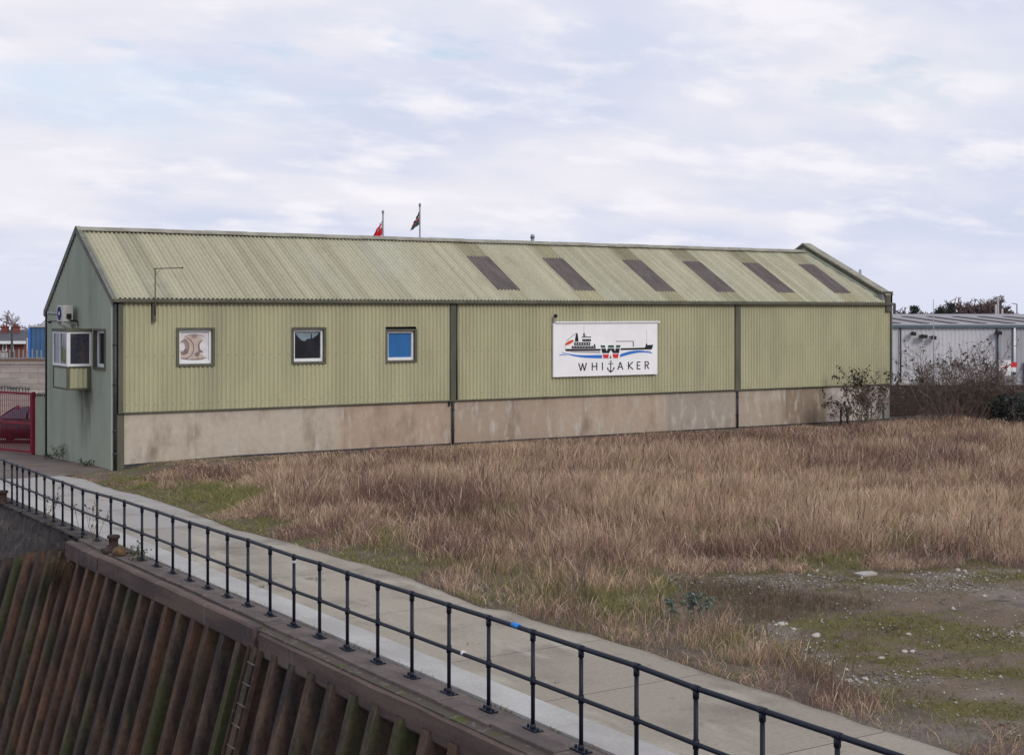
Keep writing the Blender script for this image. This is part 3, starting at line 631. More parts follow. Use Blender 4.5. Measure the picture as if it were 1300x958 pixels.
f.box(bx, -.02, y0, y1, zs, zs+.075); f.box(bx, -.02, y0, y1, zt-.06, zt)
f.box(bx, bx+.10, y0, y0+.10, zs+.075, zt-.06); f.box(bx, bx+.09, y1-.09, y1, zs+.075, zt-.06); f.box(-.09, -.02, y0, y0+.07, zs+.075, zt-.06)
f.box(bx, bx+.07, (y0+y1)/2-.03, (y0+y1)/2+.03, zs+.075, zt-.06)
under(o, f, 'frame', M['white'])
mb = MB(); mb.box(bx+.10, -.09, y0+.03, y0+.045, zs+.075, zt-.06); under(o, mb, 'pane', M['glass2'])
mb = MB(); mb.box(bx+.03, bx+.045, y0+.10, (y0+y1)/2-.03, zs+.075, zt-.06); mb.box(bx+.03, bx+.045, (y0+y1)/2+.03, y1-.09, zs+.075, zt-.06); under(o, mb, 'pane', M['glass2'])
mb = MB(); mb.tube([(bx+.024, y0+.35, zs+.15), (bx+.024, y0+.62, zs+.16), (bx+.024, y0+.7, zs+.6)], .02, 6); mb.prism([(.2, 0), (.5, 0), (.6, .5), (.45, .3), (.4, .75), (.3, .35), (.12, .55)], lambda a, b, d: (d, y0+.1+a, zs+.1+b), bx+.026, bx+.029); under(o, mb, 'pot_plant', mat('pot_plant_green', (.18, .22, .10), rough=.7))
# roof sheets
YE_ = -.16; ZE_ = ZE+.02
def far_x(y): return 32.95-.25*y
def slope_pt(x, f, i, lift=0): 
    n = Vector((0, -(ZR-ZE_), (YR-YE_))).normalized(); h = .034*math.sin(2*math.pi*x/PITCH)+lift
    return (x, YE_+(YR-YE_)*f+n.y*h, ZE_+(ZR-ZE_)*f+n.z*h)
SK = []
for ua, ub in ((634, 657.5), (729, 750), (834.5, 852.5), (912, 930.4), (987.7, 1002.4), (1058.5, 1071.5)):
    f = .18; yy = YE_+(YR-YE_)*f
    xa, xb = on_plane_y(ua, 0, yy)[0], on_plane_y(ub, 0, yy)[0]; xa = round(xa/PITCH)*PITCH; SK.append((xa, xa+max(6, round((xb-xa)/PITCH))*PITCH))
xs = list(np.arange(.04, far_x(0), PITCH/8)); fr = [0, .06, .17, .3, .45, .6, .72, .86, 1.0]
in_sk = lambda x, f: any(a < x < b for a, b in SK) and .17 < f < .72
v, q = corr(xs, fr, lambda x, f, i: slope_pt(min(x, far_x(YE_+(YR-YE_)*f)), f, i), lambda x, f: not in_sk(x, f))
v = np.array(v); fi = np.tile(np.array(fr), len(xs)); X = np.repeat(np.array(xs), len(fr))
sheetn = np.floor(X/(PITCH*7)).astype(int); tone = np.random.default_rng(4).uniform(.95, 1.04, 400)[sheetn+((fi > .46)*137)]
lw = sstep(X, 14, 2)*.10
tt = np.array([.43, .415, .30])[None, :]*(tone-lw)[:, None]
for k, (a, b) in enumerate(SK):
    msk = ((X > a-.02) & (X < b+.02) & ((fi > .70) | (fi < .18)))
    st = (0.62, .66, .55, .52, .55, .60)[k]; tt[msk] = tt[msk]*(st+.16*(fi[msk] < .3)+.08)[:, None]*np.array([1.0, .97, .88])
rib = np.sin(2*math.pi*X/PITCH); ribn = np.random.default_rng(9).uniform(.83, 1.08, 400)[np.floor(X/PITCH+.25).astype(int)]; tt *= ribn[:, None]
rf = sheet('roof', v, q, M['roof'], sh, tint=tt)
for a, b in SK:
    xs2 = list(np.arange(a-.02, b+.021, PITCH/8)); v, q = corr(xs2, [.165, .45, .725], lambda x, f, i: slope_pt(x, f, i, .008)); p = sheet('skylight', v, q, M['skylight'], sh); p.parent = rf
v, q = corr(list(np.arange(.04, far_x(YR), PITCH/4)), [0, .5, 1], lambda x, f, i: (min(x, far_x(YR+(YB+.15-YR)*f)), YR+(YB+.15-YR)*f, ZR+(ZB-.05-ZR)*f+.034*math.sin(2*math.pi*x/PITCH))); 
tb = np.tile(np.array([.33, .31, .23]), (len(v), 1)); p = sheet('back_roof', v, q, M['roof'], sh, tint=tb); p.parent = rf
mb = MB(); n = 22; L0, L1 = -.05, far_x(YR)-.05
for k in range(n):
    a, b = L0+(L1-L0)*k/n, L0+(L1-L0)*(k+1)/n+.03; z = ZR+.055+.008*(k % 2)
    mb.prism([(YR-.24, z-.115), (YR-.235, z-.085), (YR-.05, z+.02), (YR+.05, z+.02), (YR+.24, z-.09), (YR+.2, z-.12), (YR, z-.03)], lambda a_, b_, d: (d, a_, b_), a, b)
p = mb.build('ridge_cap', M['ridge'], sh); p.parent = rf
x, z = on_plane_y(676, 305, YR+.3); mb = MB(); mb.tube([(x, YR+.3, ZR-.2), (x, YR+.3, ZR+.22)], .07, 8); mb.tube([(x, YR+.3, ZR+.22), (x, YR+.3, ZR+.36)], [.10, .06], 8); p = mb.build('vent_pipe', M['galv'], sh); p.parent = rf
# far gable parapet, slightly skewed in plan
mb = MB()
def par(y, z, w): return (far_x(y)+w, y, z)
for (ya, za, yb, zb2) in ((-.15, 5.55, YR, 7.84), (YR, 7.84, YB, 5.3)):
    for w0, w1, z0, z1, m_ in ((0, .34, -.75, -.06, 0), (-.05, .42, -.055, .01, 1)):
        i = mb.pts([par(ya, za+z0, w0), par(ya, za+z0, w1), par(ya, za+z1, w1), par(ya, za+z1, w0), par(yb, zb2+z0, w0), par(yb, zb2+z0, w1), par(yb, zb2+z1, w1), par(yb, zb2+z1, w0)])
        for e in ((0, 3, 2, 1), (4, 5, 6, 7), (0, 1, 5, 4), (1, 2, 6, 5), (2, 3, 7, 6), (3, 0, 4, 7)): mb.face([i+k for k in e], m_)
mb.build('parapet', [M['trim'], M['ridge']], sh)
mb = MB(); mb.bar(par(-.1, 5.27, -.02), par(YR, 7.56, -.02), .03, .1); mb.build('flashing', M['gable'], sh)
mb = MB(); mb.box(32.65, XE+.0, -.16, .1, 5.58, 5.66); mb.box(XE-.12, XE-.02, -.15, .1, 5.18, 5.58); mb.box(32.8, XE-.13, -.06, .1, 5.18, 5.57, 1); mb.build('gutter_hopper', [M['trim'], M['galv']], sh)
v, q = corr(list(np.arange(0, YB, .3)), [0, 1], lambda y, r, i: (far_x(y)+.33, y, -.2 if r == 0 else (5.0+(7.3-5.0)*y/YR if y < YR else 7.3+(4.8-7.3)*(y-YR)/(YB-YR)))); sheet('far_gable_cladding', v, q, M['gable'], sh, smooth=False)
mb = MB(); mb.box(32.9, XE-.02, .005, .33, -.1, 5.08); mb.box(.1, XE, YB-.1, YB, -.3, ZB-.08); mb.build('back_cladding', M['gable'], sh)

# ================================================================ SIGN
SX0, SX1, SZ0, SZ1, SY = 15.91, 20.66, 2.43, 4.42, -.17
sg = thing('company_sign', 'large white company sign with ship logo fixed to the green shed wall', 'sign', (SX0, SY, SZ0))
mb = MB(); mb.box(SX0, SX1, SY, SY+.07, SZ0, SZ1-.05); mb.build('board', M['board'], sg, bevel=.006)
mb = MB(); mb.box(SX0+.07, SX1+.09, SY-.05, SY+.07, SZ1-.045, SZ1+.02); mb.build('top_trim', M['white'], sg, bevel=.006)
def sp(cx, cy, d):
    a = (cx-95)/1070; b = (cy-165)/(550-30*a); return (SX0+(SX1-SX0)*a, SY-d, SZ1-.06+(SZ0-SZ1+.06)*b)
def ink(name, polys, m, d=.004):
    mb = MB()
    for P in polys: mb.prism(P, sp, d, .001)
    return mb.build(name, m, sg)
def stroke(p, q, w):
    dx, dy = q[0]-p[0], q[1]-p[1]; l = math.hypot(dx, dy) or 1; nx, ny = -dy/l*w/2, dx/l*w/2
    return [(p[0]+nx, p[1]+ny), (q[0]+nx, q[1]+ny), (q[0]-nx, q[1]-ny), (p[0]-nx, p[1]-ny)]
def strokes(pts, w): return [stroke(p, q, w) for p, q in zip(pts, pts[1:])]
def rc(a, b, c, d): return [(a, b), (c, b), (c, d), (a, d)]
ship = [[(210, 425), (566, 425), (572, 444), (216, 447)], [(770, 420), (1030, 413), (1040, 388), (1120, 385), (1102, 433), (775, 439)],
        [(318, 270), (335, 270), (345, 350), (306, 350)], rc(393, 262, 406, 300), rc(376, 300, 470, 309), rc(498, 376, 512, 398)]
for y0_, y1_, xa, xb, n in ((398, 420, 276, 516, 8), (360, 388, 300, 462, 6), (326, 348, 381, 468, 4)):
    ship += [rc(xa, y0_-2, xb, y0_+7), rc(xa, y1_-10, xb, y1_+1)]
    for k in range(n+1):
        x = xa+(xb-xa-12)*k/n; ship.append(rc(x, y0_+7.2, x+14, y1_-10.2))
ship += strokes([(905, 348), (908, 405)], 9)+strokes([(725, 349), (903, 349)], 6)+[rc(1040, 374, 1054, 392)]
ship += strokes([(222, 345), (312, 268)], 4)+strokes([(312, 268), (332, 266)], 6)+strokes([(385, 280), (425, 292)], 4)
ink('ship_silhouette', ship, M['inkblack'])
ink('ship_mast', [stroke((398, 190), (398, 261), 3), stroke((1049, 235), (1049, 373), 3), stroke((212, 385), (212, 426), 3), [(218, 447), (560, 447), (566, 470), (300, 462)]], M['inkgrey'])
ink('lifeboat', [[(252+50*math.cos(t)*math.cos(-.5)-17*math.sin(t)*math.sin(-.5), 360+50*math.cos(t)*math.sin(-.5)+17*math.sin(t)*math.cos(-.5)) for t in [2*math.pi*k/16 for k in range(16)]]], M['inkorange'])
ink('lifeboat_trim', [stroke((214, 378), (290, 340), 4)], M['inkblack'], .006)
def wave(top, bot): return top+bot[::-1]
def smooth_curve(P, n=24):
    xs_ = np.linspace(P[0][0], P[-1][0], n); px = np.array([p[0] for p in P]); py = np.array([p[1] for p in P])
    c = np.polyfit(px, py, min(3, len(P)-1)); return [(float(x), float(np.polyval(c, x))) for x in xs_]
ink('wave', [wave(smooth_curve([(178, 456), (260, 477), (380, 489), (578, 487)]), smooth_curve([(178, 459), (290, 497), (420, 517), (585, 521)])),
             wave(smooth_curve([(772, 480), (880, 450), (1000, 444), (1108, 470)]), smooth_curve([(764, 512), (880, 480), (1000, 463), (1106, 476)])),
             wave(smooth_curve([(150, 494), (172, 479), (200, 480), (235, 492)]), smooth_curve([(150, 497), (172, 488), (200, 488), (235, 494)])),
             wave(smooth_curve([(1040, 452), (1070, 447), (1100, 462)], 8), smooth_curve([(1040, 455), (1070, 452), (1096, 466)], 8))], M['inkblue'], .005)
ink('emblem_backing', [[(556, 381), (620, 381), (632, 400), (640, 381), (704, 381), (714, 400), (720, 381), (780, 381), (758, 530), (690, 530), (668, 470), (654, 530), (588, 530)]], M['board'], .0065)
for P_ in [[(565, 388), (610, 388), (617, 414), (571, 414)], [(645, 388), (700, 388), (706, 414), (640, 414)], [(727, 388), (772, 388), (766, 414), (722, 414)], [(668, 492), (679, 522), (658, 522)]]: ink('emblem_band', [P_], M['inkgreen'], .009)
ink('emblem_band', [[(572, 421), (618, 421), (630, 452), (638, 421), (706, 421), (714, 452), (721, 421), (766, 421), (755, 470), (693, 470), (672, 436), (652, 470), (584, 470)]], M['inkblack'], .009)
for P_ in [[(586, 481), (653, 481), (645, 522), (596, 522)], [(687, 477), (754, 477), (745, 521), (698, 521)]]: ink('emblem_band', [P_], M['inkred'], .009)
def lt(x0, x1, segs, w=10.5):
    P = []
    for S_ in segs:
        pts_ = []
        for a, b in S_:
            cx = x0+(x1-x0)*a; aa = (cx-95)/1070; cy = 165+(550-30*aa)*(.746+.146*b); pts_.append((cx, cy))
        P += strokes(pts_, w)
    return P
arc = lambda cx, cy, rx, ry, a0, a1, n=9: [(cx+rx*math.cos(a0+(a1-a0)*k/(n-1)), cy+ry*math.sin(a0+(a1-a0)*k/(n-1))) for k in range(n)]
LT = [lt(346, 424, [[(0, 0), (.27, 1), (.5, .05), (.73, 1), (1, 0)]]), lt(482, 528, [[(0, 0), (0, 1)], [(1, 0), (1, 1)], [(.08, .48), (.92, .48)]]), lt(586, 587, [[(0, 0), (0, 1)]]),
      lt(744, 797, [[(0, 1), (.5, 0), (1, 1)], [(.22, .66), (.78, .66)]]), lt(856, 903, [[(0, 0), (0, 1)], [(.98, 0), (.1, .5), (1, 1)]]),
      lt(948, 982, [[(0, 0), (0, 1)], [(.1, .04), (1, .04)], [(.1, .5), (.9, .5)], [(.1, .96), (1, .96)]]),
      lt(1032, 1070, [[(0, 0), (0, 1)], [(0, .04), (.55, .04)]+arc(.55, .26, .42, .22, -1.57, 1.57)+[(0, .5)], [(.45, .5), (1, 1)]])]
for P in LT: ink('letter', P, M['inkblack'], .005)
anch = strokes([(671, 562), (671, 655)], 9)+strokes([(643, 578), (699, 576)], 6)+[[(648, 652), (671, 670), (694, 650), (688, 645), (671, 655), (654, 647)]]
anch += strokes([(637, 620), (645, 640), (660, 652), (671, 656), (684, 651), (698, 638), (706, 617)], 9)+[[(631, 632), (640, 612), (650, 630)], [(693, 627), (705, 609), (713, 627)]]
anch += strokes([(671+9*math.cos(t), 553+9*math.sin(t)) for t in [2*math.pi*k/12 for k in range(13)]], 4)
ink('anchor', anch, M['inkblack'], .0055)

cx_, cz_ = on_plane_y(705, 401, -.2)
sc = thing('security_camera', 'tiny black security camera on a white stalk above the sign corner', 'camera', (cx_, -.14, cz_-.2))
mb = MB(); mb.tube([(cx_, -.06, cz_-.17), (cx_, -.2, cz_-.15), (cx_, -.2, cz_-.02)], .025, 8); mb.build('bracket', M['white'], sc)
mb = MB(); mb.ball((cx_, -.22, cz_), .075, 10); mb.build('camera_head', M['black'], sc)

# bracket mast on the long wall
x0, z0 = on_plane_y(195.5, 408, -.12); xm, zm = on_plane_y(196.6, 341, -.2); xe, ze = on_plane_y(231, 340, -.2)
ms = thing('wall_mast', 'thin mast with a sideways arm on a bracket above the first window', 'mast', (xm, -.12, z0))
mb = MB(); mb.box(x0-.055, x0+.055, -.17, -.075, z0, 5.06); mb.box(x0-.03, x0+.03, -.2, -.17, z0+.05, z0+.12); mb.build('bracket', M['trim'], ms)
mb = MB(); mb.tube([(x0, -.22, z0+.2), (x0, -.235, 5.1), (xm, -.235, zm)], .019, 6); mb.tube([(xm-.04, -.235, zm), (xe, -.235, ze)], .017, 6); mb.tube([(xm, -.235, zm-.2), (xm+.2, -.235, zm)], .006, 5); mb.build('arm', M['trim'], ms)
mb = MB(); mb.ball((xe, -.235, ze), .03, 8); mb.build('knob', M['black'], ms)

# air conditioner on the gable
ac = thing('air_conditioner', 'white outdoor air conditioning unit on rusty brackets on the gable', 'air conditioner', (-.03, 3.95, 4.42))
mb = MB(); mb.box(-.5, -.18, 3.66, 4.42, 4.46, 4.99); mb.build('casing', M['acwhite'], ac, bevel=.015)
mb = MB(); mb.tube([(-.51, 4.12, 4.73), (-.498, 4.12, 4.73)], .225, 22); mb.build('fan_grille', M['flagblue'], ac)
mb = MB(); mb.tube([(-.517, 4.12, 4.73), (-.505, 4.12, 4.73)], .06, 12); mb.build('fan_hub', M['white'], ac)
for y in (3.72, 4.34): mb = MB(); mb.box(-.52, -.02, y, y+.05, 4.40, 4.455); mb.box(-.07, -.02, y, y+.05, 4.1, 4.40); mb.bar((-.45, y+.025, 4.40), (-.06, y+.025, 4.14), .03, .03); mb.build('bracket', M['acwhite'], ac)
mb = MB(); mb.box(-.40, -.24, 3.645, 3.658, 4.56, 4.72); mb.tube([(-.3, 3.65, 4.58), (-.3, 3.58, 4.5), (-.06, 3.58, 4.45), (-.05, 3.58, 4.3)], .018, 6); mb.tube([(-.35, 3.65, 4.6), (-.33, 3.6, 4.52), (-.05, 3.62, 4.5)], .014, 6); mb.build('pipework', M['black'], ac)
wl = thing('wall_lamp', 'grey tubular lamp arm sticking out beside the air conditioner', 'lamp', (-.03, 5.15, 4.74))
mb = MB(); mb.tube([(-.03, 5.15, 4.70), (-.62, 5.15, 4.74)], .05, 10); mb.build('lamp_tube', M['galv'], wl)
mb = MB(); mb.tube([(-.03, 5.15, 4.45), (-.35, 5.15, 4.47), (-.55, 5.15, 4.47)], .018, 6); mb.box(-.6, -.5, 5.1, 5.2, 4.40, 4.48); mb.box(-.06, -.03, 5.08, 5.22, 4.4, 4.8); mb.build('brace', M['black'], wl)

# ================================================================ FLAGS
def flagpole(u, vtop, s, label):
    x, zt = on_plane_y(u, vtop, s); g = float(ground_z(x, s))
    f = thing('flagpole', label, 'flagpole', (x, s, g)); mb = MB(); mb.tube([(x, s, g-.1), (x, s, zt)], [.06, .032], 8); mb.build('pole', M['galv'], f)
    mb = MB(); mb.tube([(x, s, zt), (x, s, zt+.05)], .055, 8); mb.ball((x, s, zt+.09), .055, 8); mb.build('finial', M['galv'], f); return x, zt
def flag(x, s, ztop, h, w, mats, pick, label, lean):
    V = []; Q = []; mi = []; n, m = 30, 24
    for i in range(n+1):
        for j in range(m+1):
            a, b = i/n, j/m                     # a along the fly, b down the hoist
            gather = .30+.22*b
            px = -w*a*gather*(1+.25*b)+.03*math.sin(a*14+b*2)*a*lean
            V.append((x-.03+px*EX[0]+.05*math.sin(a*17+b*3)*(.3+a)*EY[0], s+px*EX[1]+.05*math.sin(a*17+b*3)*(.3+a)*EY[1], ztop-h*b-a*h*.75*(1-.35*b)))
    for i in range(n):
        for j in range(m): Q.append((i*(m+1)+j, (i+1)*(m+1)+j, (i+1)*(m+1)+j+1, i*(m+1)+j+1)); mi.append(pick((i+.5)/n, (j+.5)/m))
    o = mesh_obj('flag', np.array(V), Q, mats, None, mi, [True]*len(Q)); return tag(o, label, 'flag')
x, zt = flagpole(486.2, 271, 10.5, 'thin flagpole with the red flag rising behind the shed roof')
def pick_ens(a, b):
    if a < .5 and b < .5:
        A_, B_ = a/.5, b/.5
        if abs(A_-.5) < .09 or abs(B_-.5) < .12: return 0
        if abs(A_-.5) < .16 or abs(B_-.5) < .22 or abs(A_-B_) < .12 or abs(A_+B_-1) < .12: return 2
        return 1
    return 0
flag(x, 10.5, zt-.28, .62, .95, [M['flagred'], M['flagblue'], M['flagwhite']], pick_ens, 'limp red flag hanging from the left flagpole behind the roof', 1)
x, zt = flagpole(533, 262, 10.5, 'taller thin flagpole with the dark green flag behind the shed roof')
flag(x, 10.5, zt-.18, .60, .62, [M['flaggreen'], M['flagblack'], M['flagred'], M['flagwhite']], lambda a, b: 1 if b < .35 else (2 if .45 < b < .6 else (3 if .35 < b < .42 else 0)), 'limp dark green and black flag with red hanging from the taller flagpole', -1)

# ================================================================ LEFT BACKGROUND
def cbox(mb, X0, X1, Y0, Y1, z0, z1, mi=0):
    P = [(*cam_w(X, Y), z) for X in (X0, X1) for Y in (Y0, Y1) for z in (z0, z1)]; i = mb.pts(P)
    for q in ((0, 1, 3, 2), (4, 6, 7, 5), (0, 4, 5, 1), (2, 3, 7, 6), (0, 2, 6, 4), (1, 5, 7, 3)): mb.face([i+a for a in q], mi)
    return mb
def Xat(u, Y): return (u-U0)/F*Y
def Zat(v, Y): return H-(v-V0)*Y/F
# green fence panel beside the gable
p0 = Vector((-.01, 7.68, -.19)); g0 = Vector((-.34, 8.1, -.19))
xs = np.linspace(0, 1, 33); v, q = corr(list(xs), [0, 1], lambda a, r, i: (p0.x+(g0.x-p0.x)*a-.02*math.sin(a*math.pi*8), p0.y+(g0.y-p0.y)*a, -.2 if r == 0 else 1.82))
fp = thing('corrugated_fence', 'narrow pale green corrugated fence panel between red gate and shed gable', 'fence', (p0.x, p0.y, -.2))
sheet('panel', v, q, M['gable'], fp)
mb = MB(); mb.bar(p0+Vector((.05, 0, .2)), g0+Vector((.05, 0, .2)), .04, .08); mb.bar(p0+Vector((.05, 0, 1.8)), g0+Vector((.05, 0, 1.8)), .04, .08); mb.build('rail', M['galv'], fp)
mb = MB()
for k in range(7):
    c = p0.lerp(g0, k/6); 
    for t in range(3): a = k*1.1+t*1.05; mb.bar((c.x-.07*math.cos(a), c.y-.04, 1.9-.07*math.sin(a)), (c.x+.07*math.cos(a), c.y+.04, 1.9+.07*math.sin(a)), .014, .014)
    mb.bar((c.x, c.y, 1.82), (c.x, c.y, 1.9), .02, .02, up=(1, 0, 0))
mb.build('spikes', M['pipe'], fp)
# red gate
gd = Vector((-.73, 1.8, 0)).normalized(); gz = -.1
gt = thing('gate', 'bright red metal bar gate with dark spikes along its top', 'gate', (g0.x, g0.y, -.19))
G = lambda a, z, o=0: (g0.x+gd.x*a+gd.y*o, g0.y+gd.y*a-gd.x*o, z)
GL = 5.2; mb = MB()
for z in (gz, .88, 1.93): mb.bar(G(.05, z), G(GL, z), .05, .075)
for a in (.09, GL-.04): mb.bar(G(a, gz), G(a, 1.93), .09, .09, up=(1, 0, 0))
mb.build('frame', M['red'], gt)
mb = MB(); a = .2
while a < GL-.1: mb.bar(G(a, gz+.04), G(a, 1.9), .02, .02, up=(1, 0, 0)); a += .115
mb.build('bars', M['red'], gt)
mb = MB(); a = .3
while a < GL:
    for t in range(3): th = a*7+t*1.05; mb.bar(G(a-.09*math.cos(th), 2.1-.09*math.sin(th), -.05), G(a+.09*math.cos(th), 2.1+.09*math.sin(th), .05), .012, .012)
    mb.bar(G(a, 1.95), G(a, 2.1), .016, .016, up=(1, 0, 0)); a += .17
mb.tube([G(.2, 2.1), G(GL, 2.1)], .012, 5); mb.build('spikes', M['pipe'], gt)
mb = MB(); mb.box(*sorted((G(.9, 0)[0]-.02, G(.9, 0)[0]+.02)), G(.9, 0)[1]-.1, G(.9, 0)[1]+.1, 1.35, 1.5); mb.bar(G(.02, -.19), G(.02, 2.0), .12, .12, up=(1, 0, 0)); mb.build('hinge_post', M['red'], gt)
# car behind the gate
cxw, cyw = cam_w(Xat(40, 54.5), 54.5)
car = thing('parked_car', 'dark maroon hatchback car parked behind the red gate', 'car', (cxw, cyw, -.2), rz=math.atan2(EX[1], EX[0])+R(172))
def car_body():
    st = [(-1.9, .45, .80, .80, .70), (-1.8, .25, .86, .95, .78), (-1.55, .2, .90, 1.30, .66), (-1.1, .2, .92, 1.42, .62), (-.3, .2, .92, 1.45, .62), (.35, .2, .92, 1.38, .60), (.95, .2, .93, .96, .74), (1.35, .2, .88, .89, .76), (1.8, .25, .76, .77, .72), (2.0, .38, .62, .63, .62)]
    mb = MB(); rings = []
    for x, zs_, zbt, zt_, wt in st:
        wb = .83 if abs(x) < 1.7 else .74
        rings.append(mb.pts([(x, -wb+.06, zs_), (x, -wb, .5), (x, -wb+.03, zbt), (x, -wt, zt_-.03), (x, -wt*.6, zt_), (x, wt*.6, zt_), (x, wt, zt_-.03), (x, wb-.03, zbt), (x, wb, .5), (x, wb-.06, zs_)]))
    for a, b in zip(rings, rings[1:]):
        for k in range(10): mb.face((a+k, b+k, b+(k+1) % 10, a+(k+1) % 10), 0, True)
    mb.face([rings[0]+k for k in range(10)]); mb.face([rings[-1]+k for k in reversed(range(10))]); return mb
body = car_body().build('body', M['car'], car)
mb = MB(); mb.poly([(.98, -.68, .99), (.98, .68, .99), (.42, .53, 1.375), (.42, -.53, 1.375)]); mb.build('windscreen', M['carglass'], car)
for sgn in (-1, 1):
    mb = MB(); mb.poly([(.82, sgn*.815, .96), (-.2, sgn*.86, .96), (-.2, sgn*.66, 1.36), (.34, sgn*.65, 1.32)]); mb.build('side_window', M['carglass'], car)
    mb = MB(); mb.poly([(-.28, sgn*.86, .96), (-1.3, sgn*.83, .96), (-1.2, sgn*.67, 1.33), (-.28, sgn*.66, 1.37)]); mb.build('side_window', M['carglass'], car)
    mb = MB(); mb.ball((1.86, sgn*.55, .62), .12, 10, sq=(.6, 1.2, .7)); mb.build('headlight', M['white'], car)
    for xw in (1.25, -1.25):
        mb = MB(); mb.tube([(xw, sgn*.68, .31), (xw, sgn*.86, .31)], .31, 20); w_ = mb.build('wheel', M['tyre'], car)
        mb = MB(); mb.tube([(xw, sgn*.85, .31), (xw, sgn*.872, .31)], .19, 16); r_ = mb.build('rim', M['galv'], car); r_.parent = w_
mb = MB(); mb.box(1.9, 2.03, -.7, .7, .34, .5); mb.build('bumper', M['black'], car, bevel=.03)
# block wall across the road
Yw = 68.; bw = thing('block_wall', 'long grey block wall with reddish capping behind the red gate', 'wall', (*cam_w(-24, Yw), -.2))
mb = MB(); cbox(mb, -31.4, -19.5, Yw, Yw+.3, -.3, 2.30); mb.build('wall', M['block'], bw)
mb = MB(); cbox(mb, -31.4, -19.5, Yw-.05, Yw+.35, 2.302, 2.42); mb.build('capping', M['block'], bw)
mb = MB()
for k in range(18): cbox(mb, -31.4+k*.66, -31.4+k*.66+.64, Yw+.02, Yw+.4, 2.424, 2.52+rnd.uniform(0, .05))
mb.build('brick_course', M['cap'], bw)
# pale and dark railings on the far side of the wall
Yr = 76.; rf2 = thing('palisade_fence', 'pale palisade railings just above the block wall', 'fence', (*cam_w(-26, Yr), -.2))
mb = MB(); X = -36.
while X < -22.6: cbox(mb, X, X+.07, Yr, Yr+.02, .2, 2.78+.04*math.sin(X*9)); X += .24
mb.build('pales', M['galv'], rf2); mb = MB(); cbox(mb, -36, -22.6, Yr+.03, Yr+.08, 2.3, 2.36); cbox(mb, -36, -22.6, Yr+.03, Yr+.08, .6, .66); mb.build('rail', M['galv'], rf2)
# brick houses
def house(X0, X1, Y0, D, ze, zr, label, chim):
    h = thing('brick_house', label, 'house', (*cam_w((X0+X1)/2, Y0), -.2))
    mb = MB(); cbox(mb, X0, X1, Y0, Y0+D, -.4, ze); mb.build('wall', M['brick'], h)
    mb = MB(); hp = 1.2
    P = [(*cam_w(X0-.3, Y0-.35), ze), (*cam_w(X1+.3, Y0-.35), ze), (*cam_w(X1+.3, Y0+D+.35), ze), (*cam_w(X0-.3, Y0+D+.35), ze), (*cam_w(X0+hp, Y0+D/2), zr), (*cam_w(X1-hp, Y0+D/2), zr)]
    i = mb.pts(P)
    for f_ in ((0, 1, 5, 4), (1, 2, 5), (2, 3, 4, 5), (3, 0, 4), (3, 2, 1, 0)): mb.face([i+k for k in f_])
    r = mb.build('roof', M['slate'], h)
    mb = MB(); cbox(mb, X0-.3, X1+.3, Y0-.47, Y0-.36, ze-.16, ze+.05); mb.build('gutter', M['white'], h)
    for Xc in chim:
        mb = MB(); cbox(mb, Xc-.2, Xc+.2, Y0+D/2-1.3, Y0+D/2-.7, ze+.2, zr+.24); cbox(mb, Xc-.25, Xc+.25, Y0+D/2-1.37, Y0+D/2-.63, zr+.24, zr+.31)
        for q in (-.1, .1): c = cam_w(Xc+q, Y0+D/2-1); mb.tube([(*c, zr+.31), (*c, zr+.46)], .07, 8)
        c_ = mb.build('chimney', M['brick'], h); c_.parent = r
    return h
Yh = 105.; X_ = lambda u: Xat(u, Yh)
h = house(X_(-60), X_(30), Yh, 9., Zat(433.5, Yh), Zat(418.7, Yh+4.5), 'red brick house with dark slate roof and two chimneys at far left', (Xat(6.5, 108.5), Xat(20.5, 108.5)))
for ua, ub in ((3.5, 9), (14.5, 17.5), (-12, -6)):
    mb = MB(); cbox(mb, X_(ua), X_(ub), Yh-.06, Yh-.01, Zat(446, Yh), Zat(435.5, Yh)); f_ = mb.build('window', M['white'], h)
    mb = MB(); cbox(mb, X_(ua)+.07, X_(ub)-.07, Yh-.075, Yh-.062, Zat(445, Yh), Zat(436.5, Yh)); p_ = mb.build('pane', M['glass2'], h); p_.parent = f_
mb = MB(); cbox(mb, X_(-60), X_(24), Yh-2.5, Yh-2.3, -.3, Zat(446.5, Yh)); o = mb.build('garden_wall', M['cream']); tag(o, 'pale rendered garden wall in front of the red brick house', 'wall')
# blue metal store
Yb = 88.; Xb0, Xb1 = Xat(37.5, Yb), Xat(80, Yb)
bs = thing('blue_store', 'bright blue metal container store standing behind the block wall', 'container', (*cam_w((Xb0+Xb1)/2, Yb), -.2))
vv, q = corr(list(np.arange(Xb0, Xb1, .07)), [-.3, Zat(415.5, Yb)], lambda X, r, i: (*cam_w(X, Yb+(.04 if i % 4 < 2 else 0)), r)); sheet('panel', vv, q, M['blue'], bs, smooth=False)
mb = MB(); cbox(mb, Xb0-.02, Xb1, Yb+.08, Yb+6, -.3, Zat(415.5, Yb)); mb.build('body', M['blue'], bs)
mb = MB(); cbox(mb, Xb0-.05, Xb1+.05, Yb-.05, Yb+6, Zat(415.3, Yb), Zat(413.2, Yb)); mb.build('roof', M['cream'], bs)
mb = MB(); cbox(mb, Xb0-.06, Xb0+.06, Yb-.06, Yb-.01, -.3, Zat(415.6, Yb)); mb.build('corner_post', M['inkblue'], bs)
